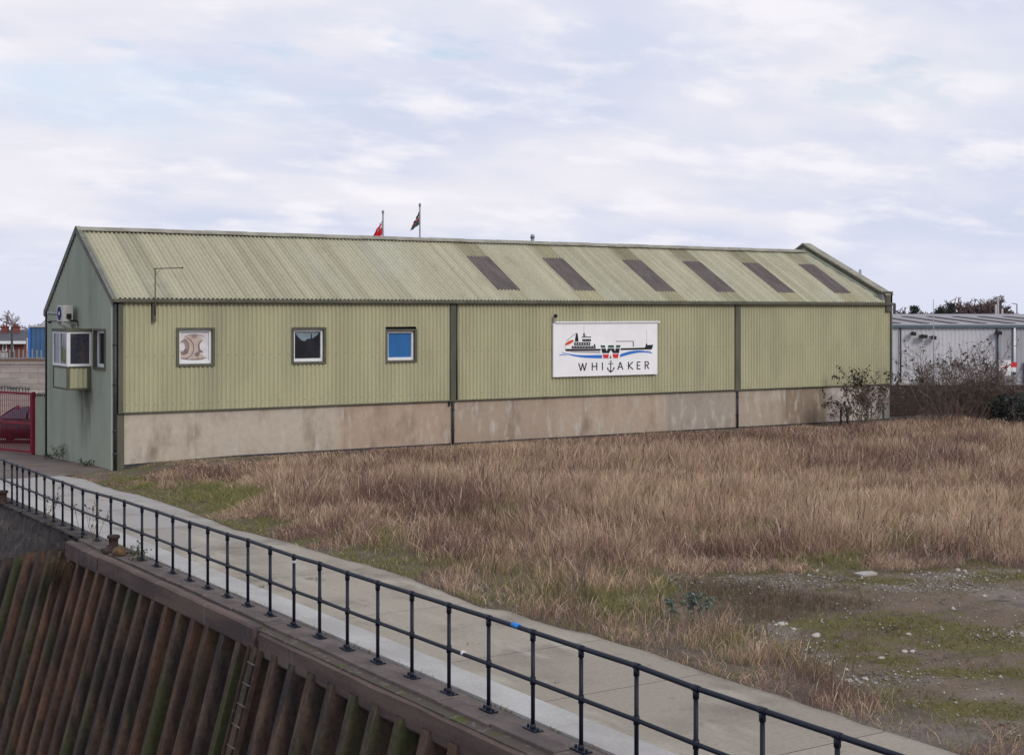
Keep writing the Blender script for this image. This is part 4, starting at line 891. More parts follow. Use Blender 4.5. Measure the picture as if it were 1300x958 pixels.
def column(name, label, cat, u, v0, Y, r, m, arm=None, zb=-.2, grp=None):
    c = cam_w(Xat(u, Y), Y); zb = min(zb, float(ground_z(*c))-.05); t = thing(name, label, cat, (*c, zb), grp); z = Zat(v0, Y)
    mb = MB(); mb.tube([(*c, zb), (*c, z)], [r, r*.75], 8); mb.build('column', m, t)
    if arm:
        e = cam_w(Xat(u+arm, Y), Y); mb = MB(); mb.tube([(*c, z-.05), (*e, z+.05)], r*.5, 6); mb.build('arm', m, t)
        d_ = .25 if arm > 0 else -.25; e2 = cam_w(Xat(u+arm, Y)+d_, Y); mb = MB(); mb.bar((*e, z+.04), (*e2, z+.06), .2, .1); mb.build('lamp_head', m, t)
    return t
column('steel_post', 'dark slim post standing before the red brick house', 'post', 15, 415, 80, .08, M['pipe'])
column('steel_post', 'pale slim post between the brick house and blue store', 'post', 34.5, 429, 80, .045, M['cream'])

# ================================================================ RIGHT BACKGROUND
Ys = 95.; gs = thing('grey_warehouse', 'long low grey metal warehouse beyond the right end of the green shed', 'warehouse', (*cam_w(Xat(1220, Ys), Ys), 0))
Xs0, Xs1 = 21.0, 70.
def ribbed(X0, X1, z0, z1, name, m, Y=Ys):
    vv, q = corr(list(np.arange(X0, X1+.01, .0933)), [z0, z1], lambda X, r, i: (*cam_w(X, Y-(.05 if i % 3 == 0 else 0)), r)); sheet(name, vv, q, m, gs, smooth=False)
ze_ = Zat(415.5, Ys); xa, xb, xc = Xat(1266, Ys), Xat(1287, Ys), Xs1
ribbed(Xs0, xa, -.2, ze_, 'wall_cladding', M['shed']); ribbed(xa, xb, -.2, ze_, 'wall_cladding', M['sheddark']); ribbed(xb, xc, -.2, ze_, 'wall_cladding', M['sheddark'])
mb = MB(); cbox(mb, Xs0, Xs1, Ys+.1, Ys+24, -.2, ze_-.02); mb.build('inner_shell', M['sheddark'], gs)
mb = MB(); cbox(mb, Xs0-.1, Xs1, Ys-.22, Ys+.1, ze_-.02, ze_+.16); mb.build('fascia', M['fascia'], gs)
Yr_, zr_ = Ys+20, Zat(398.5, Ys+20)
mb = MB(); P = lambda X, f, o=0: (*cam_w(X, Ys-.1+20.1*f), ze_+.165+(zr_-ze_-.165)*f+o)
mb.poly([P(Xs0, 0), P(Xs1, 0), P(Xs1, 1), P(Xs0, 1)]); mb.poly([(*cam_w(Xs0, Yr_), zr_), (*cam_w(Xs1, Yr_), zr_), (*cam_w(Xs1, Yr_+4), zr_-.3), (*cam_w(Xs0, Yr_+4), zr_-.3)])
r_ = mb.build('roof', M['shedroof'], gs)
X = Xs0+1.1
while X < Xs1-2:
    mb = MB(); mb.prism([(X, .10), (X+.55, .10), (X+.55, .72), (X, .72)], lambda a, b, d: P(a, b, d), .02, .05); s_ = mb.build('roof_light', M['shedstrip'], gs); s_.parent = r_; X += 1.95
for u, m in ((1142.6, M['pipe']), (1287, M['white']), (1266.3, M['fascia'])):
    c = cam_w(Xat(u, Ys), Ys-.14); mb = MB(); mb.tube([(*c, -.1), (*c, ze_)], .055 if u != 1287 else .08, 6); mb.build('downpipe', m, gs)
mb = MB(); cbox(mb, Xat(1299, Ys), Xat(1345, Ys), Ys-.2, Ys-.12, -.1, Zat(459, Ys)); mb.build('door', M['blue'], gs)
def wlight(u, v, label, w=.35):
    c = cam_w(Xat(u, Ys), Ys-.3); z = Zat(v, Ys); t = thing('floodlight', label, 'floodlight', (*cam_w(Xat(u, Ys), Ys-.06), z))
    e = Vector((*cam_w(Xat(u, Ys), Ys-.05), z+.12)); mb = MB(); mb.tube([e, (*c, z+.12), (*c, z)], .04, 6); mb.build('bracket', M['black'], t)
    mb = MB(); mb.k = None; a = Vector((EX[0], EX[1], 0)); f_ = Vector((-EY[0], -EY[1], 0)); cc = Vector((*c, z))
    mb.bar(cc-a*w/2+f_*.1, cc+a*w/2+f_*.1, .3, .24); mb.build('lamp_head', M['black'], t)
wlight(1157.5, 423.5, 'small floodlight with raised head, leftmost on the grey warehouse wall', .3)
wlight(1170, 427, 'wider black floodlight, second from left on the grey warehouse wall', .5)
wlight(1183, 428.5, 'small dark floodlight beside the thin mast on the grey warehouse', .3)
wlight(1265, 422.5, 'lone floodlight towards the right end of the grey warehouse wall', .4)
# thin mast with a small crossarm
c = cam_w(Xat(1185, 84), 84); t = thing('thin_mast', 'very thin tall mast standing in front of the grey warehouse', 'mast', (*c, 0))
mb = MB(); mb.tube([(*c, -.1), (*c, Zat(380, 84))], [.05, .02], 6); mb.build('pole', M['polegrey'], t)
mb = MB(); mb.tube([(*cam_w(Xat(1179, 84), 84), Zat(427.5, 84)), (*cam_w(Xat(1188, 84), 84), Zat(427.5, 84))], .025, 5); mb.build('crossarm', M['pipe'], t)
# low old wall with pale capping
Yl = 64.; lw_ = thing('boundary_wall', 'low dark brown boundary wall with pale capping behind the bushes', 'wall', (*cam_w(24, Yl), 0))
mb = MB(); cbox(mb, 16.8, 60, Yl, Yl+.35, -.2, 1.50); mb.build('wall', M['oldbrick'], lw_)
mb = MB()
for k in range(30): cbox(mb, 17.4+k*1.4, 18.77+k*1.4, Yl-.05, Yl+.4, 1.503, 1.585+rnd.uniform(0, .02)) if k not in (3, 4) else None
mb.build('capping', M['capstone'], lw_)
# rusty beam on trestles by the right edge
X0, X1 = Xat(1262, 60.5), Xat(1310, 60.5); rb = thing('rusty_beam', 'rust red steel beam propped on legs at the right edge', 'beam', (*cam_w(X0, 60.5), 0))
mb = MB(); z = Zat(500, 60.5); cbox(mb, X0, X1, 60.4, 60.6, z-.14, z-.09); cbox(mb, X0, X1, 60.4, 60.6, z+.09, z+.14); cbox(mb, X0+.01, X1-.01, 60.48, 60.52, z-.09, z+.09); mb.build('girder', mat('red_rust', (.17, .05, .03), (.10, .045, .035), 4, rough=.9), rb)
mb = MB()
for X in (X0+.1, X1-.3): cbox(mb, X, X+.1, 60.45, 60.55, -.1, z-.14)
mb.build('leg', M['rust'], rb)
# notice board and red fire point by the wall
Yn = 66.; nx0, nx1 = Xat(1268.3, Yn), Xat(1283.3, Yn); nz0, nz1 = Zat(477, Yn), Zat(457, Yn)
nb = thing('notice_board', 'white notice board with faint printed lines at the right by the bushes', 'sign', (*cam_w((nx0+nx1)/2, Yn), 0))
mb = MB(); cbox(mb, nx0, nx1, Yn, Yn+.03, nz0, nz1); mb.build('board', M['board'], nb)
mb = MB()
for X in (nx0+.08, nx1-.12): cbox(mb, X, X+.05, Yn+.035, Yn+.08, -.1, nz1-.05)
mb.build('leg', M['galv'], nb)
mb = MB()
for k, (a, b, y_) in enumerate(((.1, .75, .15), (.1, .5, .3), (.45, .9, .28), (.15, .9, .72), (.15, .8, .84), (.1, .4, .58))):
    cbox(mb, nx0+(nx1-nx0)*a, nx0+(nx1-nx0)*b, Yn-.006, Yn-.001, nz1-(nz1-nz0)*(y_+.03), nz1-(nz1-nz0)*y_, 0)
cbox(mb, nx0+(nx1-nx0)*.25, nx0+(nx1-nx0)*.7, Yn-.008, Yn-.002, nz1-(nz1-nz0)*.52, nz1-(nz1-nz0)*.42, 1); cbox(mb, nx0+(nx1-nx0)*.5, nx0+(nx1-nx0)*.85, Yn-.008, Yn-.002, nz1-(nz1-nz0)*.42, nz1-(nz1-nz0)*.36, 1)
mb.build('printed_lines', [M['inkgrey'], M['inkred']], nb)
Yn2 = 67.; X0 = Xat(1284, Yn2); fpnt = thing('safety_sign', 'small red white and green safety sign just right of the notice board', 'sign', (*cam_w(X0+.1, Yn2), 0))
mb = MB(); cbox(mb, X0, X0+.26, Yn2, Yn2+.03, Zat(466, Yn2), Zat(459.5, Yn2)); mb.build('red_plate', M['inkred'], fpnt)
mb = MB(); cbox(mb, X0, X0+.22, Yn2, Yn2+.03, Zat(472, Yn2), Zat(466.3, Yn2)); mb.build('white_plate', M['board'], fpnt)
mb = MB(); cbox(mb, X0+.1, X0+.22, Yn2, Yn2+.03, Zat(476, Yn2), Zat(472.3, Yn2)); mb.build('green_plate', M['greenpost'], fpnt)
mb = MB(); cbox(mb, X0+.06, X0+.12, Yn2+.035, Yn2+.08, -.1, Zat(460, Yn2)); mb.build('post', M['galv'], fpnt)
# short fence posts by the far corner
for u, v0, m, lab in ((1121.5, 513, 'greenpost', 'green fence post at the far corner of the shed in the bush'), (1067.5, 519, 'pipe', 'short dark post in front of the pale end of the base wall'), (1075.5, 520, 'pipe', 'second short dark post beside the white painted base wall')):
    Y = 57.5; c = cam_w(Xat(u, Y), Y); t = MB(); t.bar((*c, -.1), (*c, Zat(v0, Y)), .12, .06, up=(EX[0], EX[1], 0)); t.box(c[0]-.07, c[0]+.07, c[1]-.04, c[1]+.04, Zat(v0, Y), Zat(v0, Y)+.02)
    o = t.build('fence_post', M[m]); tag(o, lab, 'post')
column('chimney_pipe', 'grey metal flue pipe rising behind the far parapet', 'flue', 1092, 342, 75, .09, M['polegrey'])
column('steel_post', 'short dark post just right of the green shed roof end', 'post', 1135.5, 385, 150, .2, M['pipe'])
column('street_lamp', 'tall grey street lamp with arm in front of the bare copse', 'street lamp', 1267, 376.5, 170, .16, M['polegrey'], 5)
column('street_lamp', 'smaller grey street lamp near the right edge of the skyline', 'street lamp', 1291, 385.5, 230, .16, M['polegrey'], -5)
column('steel_post', 'short pale post left of the tall street lamp on the skyline', 'post', 1264.3, 386.5, 160, .14, M['cream'])
column('steel_post', 'stubby pale post right of the tall street lamp on the skyline', 'post', 1272.5, 391.5, 160, .14, M['cream'])

# ================================================================ VEGETATION
def seg_mesh(P0, P1, r0, r1):
    P0, P1 = np.asarray(P0, float), np.asarray(P1, float); d = P1-P0; d /= np.linalg.norm(d, axis=1)[:, None]+1e-9
    u = np.where(np.abs(d[:, 2:3]) < .9, np.array([[0, 0, 1.]]), np.array([[1., 0, 0]])); a = np.cross(d, u); a /= np.linalg.norm(a, axis=1)[:, None]; b = np.cross(a, d)
    r0, r1 = np.asarray(r0)[:, None], np.asarray(r1)[:, None]; V = []
    for P_, r in ((P0, r0), (P1, r1)):
        for k in range(3): t = 2*math.pi*k/3; V.append(P_+(a*math.cos(t)+b*math.sin(t))*r)
    V = np.stack(V, 1).reshape(-1, 3); n = len(P0); base = (np.arange(n)*6)[:, None, None]
    return V, (base+np.array([[0, 1, 4, 3], [1, 2, 5, 4], [2, 0, 3, 5]])[None]).reshape(-1, 4)
def grow(rg, p, d, L, r, dep, out, spread=.6, kids_=(3, 5), shrink=.62, bend=.25, up=.1, nseg=3):
    p = np.array(p, float); d = np.array(d, float); pts_ = [p.copy()]
    for k in range(nseg):
        d = d+rg.normal(0, bend/nseg**.5, 3)+np.array([0, 0, up/nseg]); d /= np.linalg.norm(d); q = p+d*L/nseg
        out.append((p, q, r*(1-.45*k/nseg), r*(1-.45*(k+1)/nseg), dep)); p = q; pts_.append(p.copy())
    if dep > 0:
        for _ in range(rg.integers(*kids_)):
            f = rg.uniform(.35, 1); i = min(int(f*nseg), nseg-1); q = pts_[i]+(pts_[i+1]-pts_[i])*(f*nseg-i)
            e = d+rg.normal(0, spread, 3); e /= np.linalg.norm(e)
            grow(rg, q, e, L*shrink*rg.uniform(.7, 1.2), r*.5, dep-1, out, spread, kids_, shrink, bend, up, nseg)
def segs_to(name, out, m, parent, rmin=.0):
    V, Q = seg_mesh([o[0] for o in out], [o[1] for o in out], [max(o[2], rmin) for o in out], [max(o[3], rmin*.7) for o in out]); return fast_mesh(name, V, Q, 4, m, parent)
def leaves(name, pts_, size, cols, parent, rg, droop=.3):
    pts_ = np.asarray(pts_); n = len(pts_); d = rg.normal(0, 1, (n, 3)); d[:, 2] -= droop; d /= np.linalg.norm(d, axis=1)[:, None]
    w = np.cross(d, rg.normal(0, 1, (n, 3))); w /= np.linalg.norm(w, axis=1)[:, None]; s_ = size*rg.uniform(.6, 1.3, (n, 1))
    V = np.stack([pts_, pts_+d*s_*.5+w*s_*.28, pts_+d*s_, pts_+d*s_*.5-w*s_*.28], 1).reshape(-1, 3)
    c = np.repeat(np.asarray(cols)[rg.integers(0, len(cols), n)], 4, 0); return fast_mesh(name, V, np.arange(n*4).reshape(-1, 4), 4, M['leaf'], parent, tint=c)
DARKLEAF = [(.02, .024, .02), (.03, .032, .022), (.045, .04, .028), (.03, .022, .02)]
BROWNLEAF = [(.15, .10, .07), (.11, .08, .065), (.17, .12, .08), (.075, .065, .05), (.08, .085, .06)]
def bush(seed, u, Y, w, h, n, label, rmin, dens_leaf=(300, 1200), leafy=.05):
    rg = np.random.default_rng(seed); c = cam_w(Xat(u, Y), Y); gz = float(ground_z(*c)); t = thing('bush', label, 'bush', (c[0], c[1], gz))
    out = []
    for k in range(n):
        a = rg.uniform(0, 6.283); rr = rg.uniform(0, 1)**.6; bx_, by_ = rr*w*.30*math.cos(a), rr*w*.2*math.sin(a)
        d = np.array([math.cos(a)*rr*.75+rg.normal(0, .15), math.sin(a)*rr*.5+rg.normal(0, .15), 1.]); d /= np.linalg.norm(d)
        grow(rg, (c[0]+bx_*EX[0]+by_*EY[0], c[1]+bx_*EX[1]+by_*EY[1], gz-.05), d, h*rg.uniform(.4, .68)*(1-.25*rr), .02, 3, out, .45, (2, 5), .55, .3, .08)
    segs_to('stems', out, M['twig'], t, rmin)
    tips = np.array([o[1] for o in out if o[4] <= 1]); top = tips[tips[:, 2] > gz+h*.55]; low = tips[tips[:, 2] < gz+h*.6]
    L1 = top[rg.integers(0, len(top), dens_leaf[0])]+rg.normal(0, .03, (dens_leaf[0], 3)); L2 = low[rg.integers(0, len(low), dens_leaf[1])]+rg.normal(0, .05, (dens_leaf[1], 3))
    leaves('leaves', L1, .12, DARKLEAF, t, rg); leaves('dead_leaves', L2, .11, BROWNLEAF, t, rg); return t
bush(3, 1217, 59.0, 4.4, 4.2, 78, 'large bare brown bush with few dark leaves before the boundary wall', .0065, (280, 600))
bush(4, 1168, 60.5, 2.8, 3.1, 18, 'sparser bare bush between the shed corner and the large bush', .006, (220, 200))
bush(5, 1097, 57.0, 2.3, 2.7, 26, 'leafy dark bush hiding the far lower corner of the green shed', .006, (420, 1200))
bush(6, 1254, 60.0, 2.4, 2.6, 20, 'brown bare bush below the white notice board', .0065, (120, 260))
def ivy(seed, u, Y, w, h, label):
    rg = np.random.default_rng(seed); c = cam_w(Xat(u, Y), Y); t = thing('evergreen_bush', label, 'bush', (*c, 0)); out = []
    for k in range(16):
        a = rg.uniform(0, 6.28); grow(rg, (c[0]+rg.normal(0, w*.16), c[1]+rg.normal(0, w*.16), -.05), (math.cos(a)*.5, math.sin(a)*.5, 1), h*.55, .02, 2, out, .6, (2, 4))
    segs_to('stems', out, M['twig'], t)
    P_ = rg.normal(0, 1, (5200, 3)); P_ /= np.linalg.norm(P_, axis=1)[:, None]; P_ *= rg.uniform(.35, 1, (5200, 1))**.5
    wob = 1+.28*np.sin(P_[:, 0:1]*5+seed)*np.cos(P_[:, 2:3]*6); P_ = P_*wob*np.array([w/2, w/2, h/2.3])+np.array([c[0], c[1], h*.42]); P_ = P_[P_[:, 2] > .02]
    leaves('leaves', P_, .13, [(.045, .055, .05), (.03, .038, .036), (.065, .075, .068), (.09, .092, .085)], t, rg)
ivy(8, 1292, 58.5, 2.4, 1.75, 'dark evergreen bush at the right edge under the rusty beam')
# skyline trees
def tree_proto(seed, h, w, name, label, group, m=None, kidsr=(3, 5), rmin=.035):
    rg = np.random.default_rng(seed); t = thing(name, label, 'tree', (0, 0, 0), group); out = []
    grow(rg, (0, 0, 0), (0, 0, 1), h*.45, h*.022, 4, out, .55, kidsr, .66, .16, .12)
    lo = [o for o in out if o[4] == 4]; hi = [o for o in out if o[4] < 4]
    segs_to('trunk', lo, M['twigfar'], t, .1); segs_to('crown', hi, m or M['twigfar'], t, rmin); return t
far_lab = 'bare brown tree in the copse on the skyline above the grey warehouse'; far_grp = 'bare skyline trees'
protos = [tree_proto(20+k, 8.0, 6, 'bare_tree', far_lab, far_grp, kidsr=(4, 7), rmin=.06) for k in range(3)]
copse = [(1214, 386, 1.0), (1222, 382.5, 1), (1230, 381, 1), (1238, 379, 1), (1246, 376.5, 1), (1253, 378.5, 1), (1259, 381.5, 1), (1277, 384, 1), (1283, 386, 1), (1289, 389, 1), (1227, 384, 1), (1242, 380, 1), (1250, 380, 1), (1272, 388, 1), (1235, 383, 1)]
for k, (u, v, s_) in enumerate(copse):
    Y = 235+rnd.uniform(-20, 25); o = protos[k] if k < 3 else copy_tree(protos[k % 3]); c = cam_w(Xat(u, Y), Y); hh = (Zat(v, Y)+.2)/8.0/.92
    o.location = (*c, float(ground_z(*c))-.1); hh += (.1-float(ground_z(*c)))/7.4; o.scale = (hh*.95, hh*.95, hh); o.rotation_euler.z = rnd.uniform(0, 6.28); o['label'] = far_lab
    if '_o' in o: del o['_o']
small = [(1141, 394.5), (1149, 394), (1155, 393), (1173, 392.5), (1181, 393), (1188, 391), (1209, 388), (1296, 392.5)]
for k, (u, v) in enumerate(small):
    Y = 260+rnd.uniform(-20, 30); o = copy_tree(protos[k % 3]); c = cam_w(Xat(u, Y), Y); hh = (Zat(v, Y)+.2)/8.0/.92; o.location = (*c, float(ground_z(*c))-.1); hh += (.1-float(ground_z(*c)))/7.4; o.scale = (hh*1.1, hh*1.1, hh); o.rotation_euler.z = rnd.uniform(0, 6.28)
    o['label'] = 'low distant bare tree just showing over the grey warehouse ridge'; o['group'] = 'low far trees'
def conifer(seed, u, v, Y, w, label):
    rg = np.random.default_rng(seed); c = cam_w(Xat(u, Y), Y); h = Zat(v, Y)+.2; t = thing('evergreen_tree', label, 'tree', (*c, -.2))
    mb = MB(); mb.tube([(*c, float(ground_z(*c))-.1), (*c, h*.8)], [.18, .06], 6); mb.build('trunk', M['twig'], t); n = 1500
    z = rg.uniform(.25, 1, n)*h; cl = rg.integers(0, 14, n); ca = rg.uniform(0, 6.28, 14); cr = rg.uniform(.2, .8, 14); cz = rg.uniform(.45, .98, 14)*h
    P_ = np.stack([c[0]+w*.5*cr[cl]*np.cos(ca[cl])+rg.normal(0, w*.14, n), c[1]+w*.5*cr[cl]*np.sin(ca[cl])+rg.normal(0, w*.14, n), np.minimum(cz[cl]+rg.normal(0, h*.07, n), h)], 1)
    leaves('crown', P_, .30, [(.04, .052, .046), (.05, .065, .055), (.065, .078, .066)], t, rg, .0)
conifer(31, 1160.5, 391.5, 200, 1.5, 'small rounded evergreen tree left of the thin mast on the skyline')
conifer(32, 1193, 389.8, 210, 1.9, 'dark evergreen tree just right of the thin mast on the skyline')
conifer(33, 1205.5, 388.3, 205, 1.7, 'darkest evergreen tree at the left foot of the bare copse')
t = tree_proto(41, 9, 6, 'bare_tree', 'bare tree tinted pale with haze behind the blue store at far left', None, m=mat('hazed_far_twig', (.36, .33, .35), rough=1), kidsr=(3, 6), rmin=.07)  # paleness of distant haze put into the twig colour
del t['_o']; Y = 150; c = cam_w(Xat(41, Y), Y); hh = (Zat(408, Y)+.2)/9/.9; t.location = (*c, float(ground_z(*c))-.1); hh *= 1.28; t.scale = (hh*1.3, hh*1.3, hh)

# ---------------------------------------------------------------- the dry grass field (one stuff object)
def field_points(n, x0, x1, y0, y1, rg):
    return rg.uniform(x0, x1, n), rg.uniform(y0, y1, n)
def visible(x, y, mu=160):
    u, v, Y = project(x, y, 0.); return (Y > 12) & (u > -mu) & (u < 1300+mu*3.2) & (v < 1010), u, v, Y
def blades(x, y, h, w, lean, tint, rg, seed=False):
    n = len(x); z = ground_z(x, y)-.02; a = rg.uniform(0, 6.283, n); fx, fy = np.cos(a), np.sin(a)
    wa = 6.283*fbm(x, y, .45, 96)*1.6; la = rg.normal(0, 1, (n, 2))*lean[:, None]+np.stack([np.cos(wa), np.sin(wa)], 1)*h[:, None]*.10
    V = []
    for f, wf in ((0, .9), (.42, 1.0), (.78, 1.3 if seed else .7), (1, .25)):
        bx_ = x+la[:, 0]*f**1.8; by_ = y+la[:, 1]*f**1.8; bz = z+h*f*(1-.12*f*(np.abs(la).sum(1)/np.maximum(h, .05)))
        for sg_ in (-1, 1): V.append(np.stack([bx_+fx*w*wf*sg_*.5, by_+fy*w*wf*sg_*.5, bz], 1))
    V = np.stack(V, 1).reshape(-1, 3); base = (np.arange(n)*8)[:, None, None]
    Q = (base+np.array([[0, 1, 3, 2], [2, 3, 5, 4], [4, 5, 7, 6]])[None]).reshape(-1, 4); return V, Q, np.repeat(tint, 8, 0)
PAL = np.array([(.50, .345, .25), (.575, .43, .30), (.43, .29, .235), (.33, .208, .172), (.20, .128, .105), (.36, .295, .15), (.68, .56, .43)])
def pal_pick(x, y, rg, green=0.):
    n = len(x); k = fbm(x, y, .22, 61); k2 = fbm(x, y, .9, 62); r = rg.random(n); q = .5+.75*(k-.5)+.75*(k2-.5)+.42*(r-.5)
    idx = np.where(q > .62, 1, np.where(q > .50, 0, np.where(q > .41, 2, np.where(q > .31, 3, 4)))); r2 = rg.random(n); idx = np.where(r2 < .07, 6, idx); idx = np.where(r2 > .92, 5, idx)
    c = PAL[idx]*rg.uniform(.62, 1.3, (n, 1)); return c
parts = []
rg = np.random.default_rng(101)
def patch_density(x, y):
    edge = path_edge(y); d = is_dirt(x, y); ok = (x > edge+.02) & ~d
    ok &= ~((x > -.25) & (x < 33.4) & (y > -.12)); ok &= ~((y > -.9+.5*fbm(x, y, 1.5, 99)) & (x < .5)); ok &= depth(x, y) < 60
    ok &= ~((x > 33.3) & (x < 33.8) & (y > 0)); return ok
area_x, area_y = (-2.2, 56.), (-38., 16.)
def dirt_dist(x, y):                 # metres outside the bare ground, negative inside
    dm = np.full(len(x), 99.)
    for (xa_, ya_), (xb_, yb_) in zip(DIRTP, np.roll(DIRTP, -1, 0)):
        L2 = (xb_-xa_)**2+(yb_-ya_)**2; t_ = np.clip(((x-xa_)*(xb_-xa_)+(y-ya_)*(yb_-ya_))/L2, 0, 1); dm = np.minimum(dm, np.hypot(x-xa_-t_*(xb_-xa_), y-ya_-t_*(yb_-ya_)))
    return np.where(in_poly(x, y, DIRTP), -dm, dm)
N = 2800000
x, y = field_points(N, *area_x, *area_y, rg); vis, u, v, Y = visible(x, y); keep = vis & patch_density(x, y)
x, y, u, v, Y = x[keep], y[keep], u[keep], v[keep], Y[keep]
hn = fbm(x, y, .35, 71); edge_d = x-path_edge(y)
tall = sstep(edge_d, .0, (1.6+1.2*(fbm(y, y*0, .5, 75)))*(1-.5*sstep(y, -13, -9)))
dd_ = dirt_dist(x, y)+1.6*(fbm(x, y, .8, 77)-.5); nearwall = sstep(y, -4.5, -1.0)*sstep(x, 33.5, 31); neardirt = 1-sstep(dd_, -.2, 2.6)
leftpatch = np.clip(sstep(u, 470, 250)*sstep(v, 545, 575), 0, 1)
hh = (.18+.40*tall)*(.45+1.1*hn)*(1-.45*sstep(Y, 44, 60)); hh *= (1-.72*nearwall)*(1-.42*leftpatch)*(1-.55*neardirt*sstep(x, 1.2, 3.5)-.15*neardirt); hh = np.where((x < 33.5) & (y > -6), np.minimum(hh, .05+.10*np.abs(y)*(.6+.8*hn)), hh)
clump = fbm(x, y, 1.7, 73)
far = sstep(Y, 22, 50); dens = (.62-.28*far)*(.35+1.3*sstep(clump, .3, .62)); dens *= np.where(hh < .25, 1.1, 1)*(1+.7*leftpatch)
keep = rg.random(len(x)) < dens; x, y, u, v, Y, hh, clump, leftpatch, edge_d, tall, neardirt = [q[keep] for q in (x, y, u, v, Y, hh, clump, leftpatch, edge_d, tall, neardirt)]
rr = rg.random(len(x)); hh = hh*rg.uniform(.4, 1.25, len(x)); w = (.0029+.00019*Y)*rg.uniform(.7, 1.4, len(x))
c = pal_pick(x, y, rg)
gn = fbm(x, y, .6, 81); gm = (sstep(gn, .56, .72)*.75+.6*leftpatch*sstep(gn, .42, .56)+.95*(1-sstep(edge_d+2.6*(fbm(x, y, .45, 85)-.5), .6, 3.0))*sstep(gn, .30, .5)*(.45+.55*sstep(y, -25, -20))+.25*neardirt*sstep(gn, .42, .6)); gm = np.clip(gm, 0, 1); green = (rg.random(len(x)) < gm*.92)
gc = np.array([(.22, .225, .085), (.30, .265, .11), (.17, .195, .075)])[rg.integers(0, 3, len(x))]*rg.uniform(.75, 1.2, (len(x), 1))
c = np.where(green[:, None], gc, c); hh = np.where(green, hh*.6, hh*(1-.55*gm))
flat = sstep(fbm(x, y, 1.1, 87), .56, .68); lean = (.08+.20*hh)*np.where(tall > .5, 1, .8)+.28*flat*hh; hh = hh*(1-.35*flat)
dk = (rg.random(len(x)) < .02*(1+2*sstep(fbm(x, y, .5, 88), .5, .65))) & (tall > .5) & ~green; c[dk] = np.array([.085, .058, .05]); hh[dk] = hh[dk]*1.2; w[dk] *= 1.1; lean[dk] *= .5
sd = (rg.random(len(x)) < .35) & ~green
for msk, s_ in ((sd, True), (~sd, False)): parts.append(blades(x[msk], y[msk], hh[msk]*(1.12 if s_ else 1), w[msk], lean[msk], c[msk], rg, s_))
print('grass blades', len(x))
# sparse low growth over the bare ground
x, y = field_points(600000, 0., 30., -38., -18., rg); vis, u, v, Y = visible(x, y); d = is_dirt(x, y); dd_ = dirt_dist(x, y); m1 = np.maximum(np.maximum(blobs(x, y, MOSS)*.9, .3*sstep(fbm(x, y, .8, 91), .48, .62)), 1.2*sstep(dd_+1.5*(fbm(x, y, .9, 92)-.5), -1.5, .2)); m2 = blobs(x, y, [(900, 752, 1.9, 1.3), (1010, 765, 1.6, .8), (950, 780, 1.2, .7)]); scrub = rg.random(len(x)) < .75*m2/(m2+m1+.05); keep = vis & d & (rg.random(len(x)) < np.maximum(m1*.7, m2*.8))
x, y, Y, scrub = x[keep], y[keep], Y[keep], scrub[keep]; n = len(x); hh = rg.uniform(.02, .09, n)*np.where(scrub, 1.9, 1); c = np.where(scrub[:, None], np.array([(.16, .11, .085), (.12, .085, .065), (.22, .16, .115), (.15, .13, .06)])[rg.integers(0, 4, n)], np.array([(.17, .155, .05), (.21, .165, .08), (.14, .145, .05), (.24, .18, .115)])[rg.integers(0, 4, n)])*rg.uniform(.8, 1.2, (n, 1))
parts.append(blades(x, y, hh, .007+.00025*Y, .05+0*hh, c, rg))
V = np.concatenate([p[0] for p in parts]); T = np.concatenate([p[2] for p in parts]); o = 0; Q = []
for p in parts: Q.append(p[1]+o); o += len(p[0])
g = fast_mesh('dry_grass', V, np.concatenate(Q), 4, M['grass'], tint=T); tag(g, 'tall dry brown grass covering the waste ground beside the shed', 'grass', kind='stuff')
tx, ty_ = [], []
rg = np.random.default_rng(66)
for u, v, n_ in ((331, 746, 26), (396, 735, 34), (408, 737, 18), (600, 818, 14), (470, 768, 8), (250, 712, 10), (700, 868, 16)):
    gx, gy = ground_at(u, v); tx.append(gx+rg.normal(0, .06, n_)); ty_.append(gy+rg.normal(0, .03, n_))
for s_ in np.arange(-40, -1, .45):
    n_ = rg.integers(0, 9); tx.append(quay_x(s_)+.185+rg.normal(0, .015, n_)); ty_.append(s_+rg.normal(0, .1, n_))
tx, ty_ = np.concatenate(tx), np.concatenate(ty_); n_ = len(tx); b_ = blades(tx, ty_, rg.uniform(.02, .08, n_), np.full(n_, .009), np.full(n_, .05), np.array([(.13, .13, .05), (.17, .14, .07), (.09, .10, .04)])[rg.integers(0, 3, n_)], rg)
g = fast_mesh('joint_weeds', b_[0], b_[1], 4, M['grass'], tint=b_[2]); tag(g, 'tiny weeds growing in the joints of the concrete path', 'weeds', kind='stuff')
# gravel
rg = np.random.default_rng(55); x, y = field_points(170000, 0., 26., -34., -18., rg); m1 = blobs(x, y, GRAV); keep = (rg.random(len(x)) < m1*.5+.05) & is_dirt(x, y) & visible(x, y)[0]
x, y = x[keep], y[keep]; n = len(x); r = rg.uniform(.006, .026, n)*(1+1.2*(rg.random(n) < .06)); base = np.array([(1, 0, 0), (-1, 0, 0), (0, 1, 0), (0, -1, 0), (0, 0, 1), (0, 0, -1)], float)
V = (base[None]*rg.uniform(.6, 1.25, (n, 6, 1))*r[:, None, None]*np.array([1, 1, .7]))+np.stack([x, y, ground_z(x, y)+.012], 1)[:, None]
fcs = np.array([(0, 2, 4), (2, 1, 4), (1, 3, 4), (3, 0, 4), (2, 0, 5), (1, 2, 5), (3, 1, 5), (0, 3, 5)]); Q = (np.arange(n)*6)[:, None, None]+fcs[None]
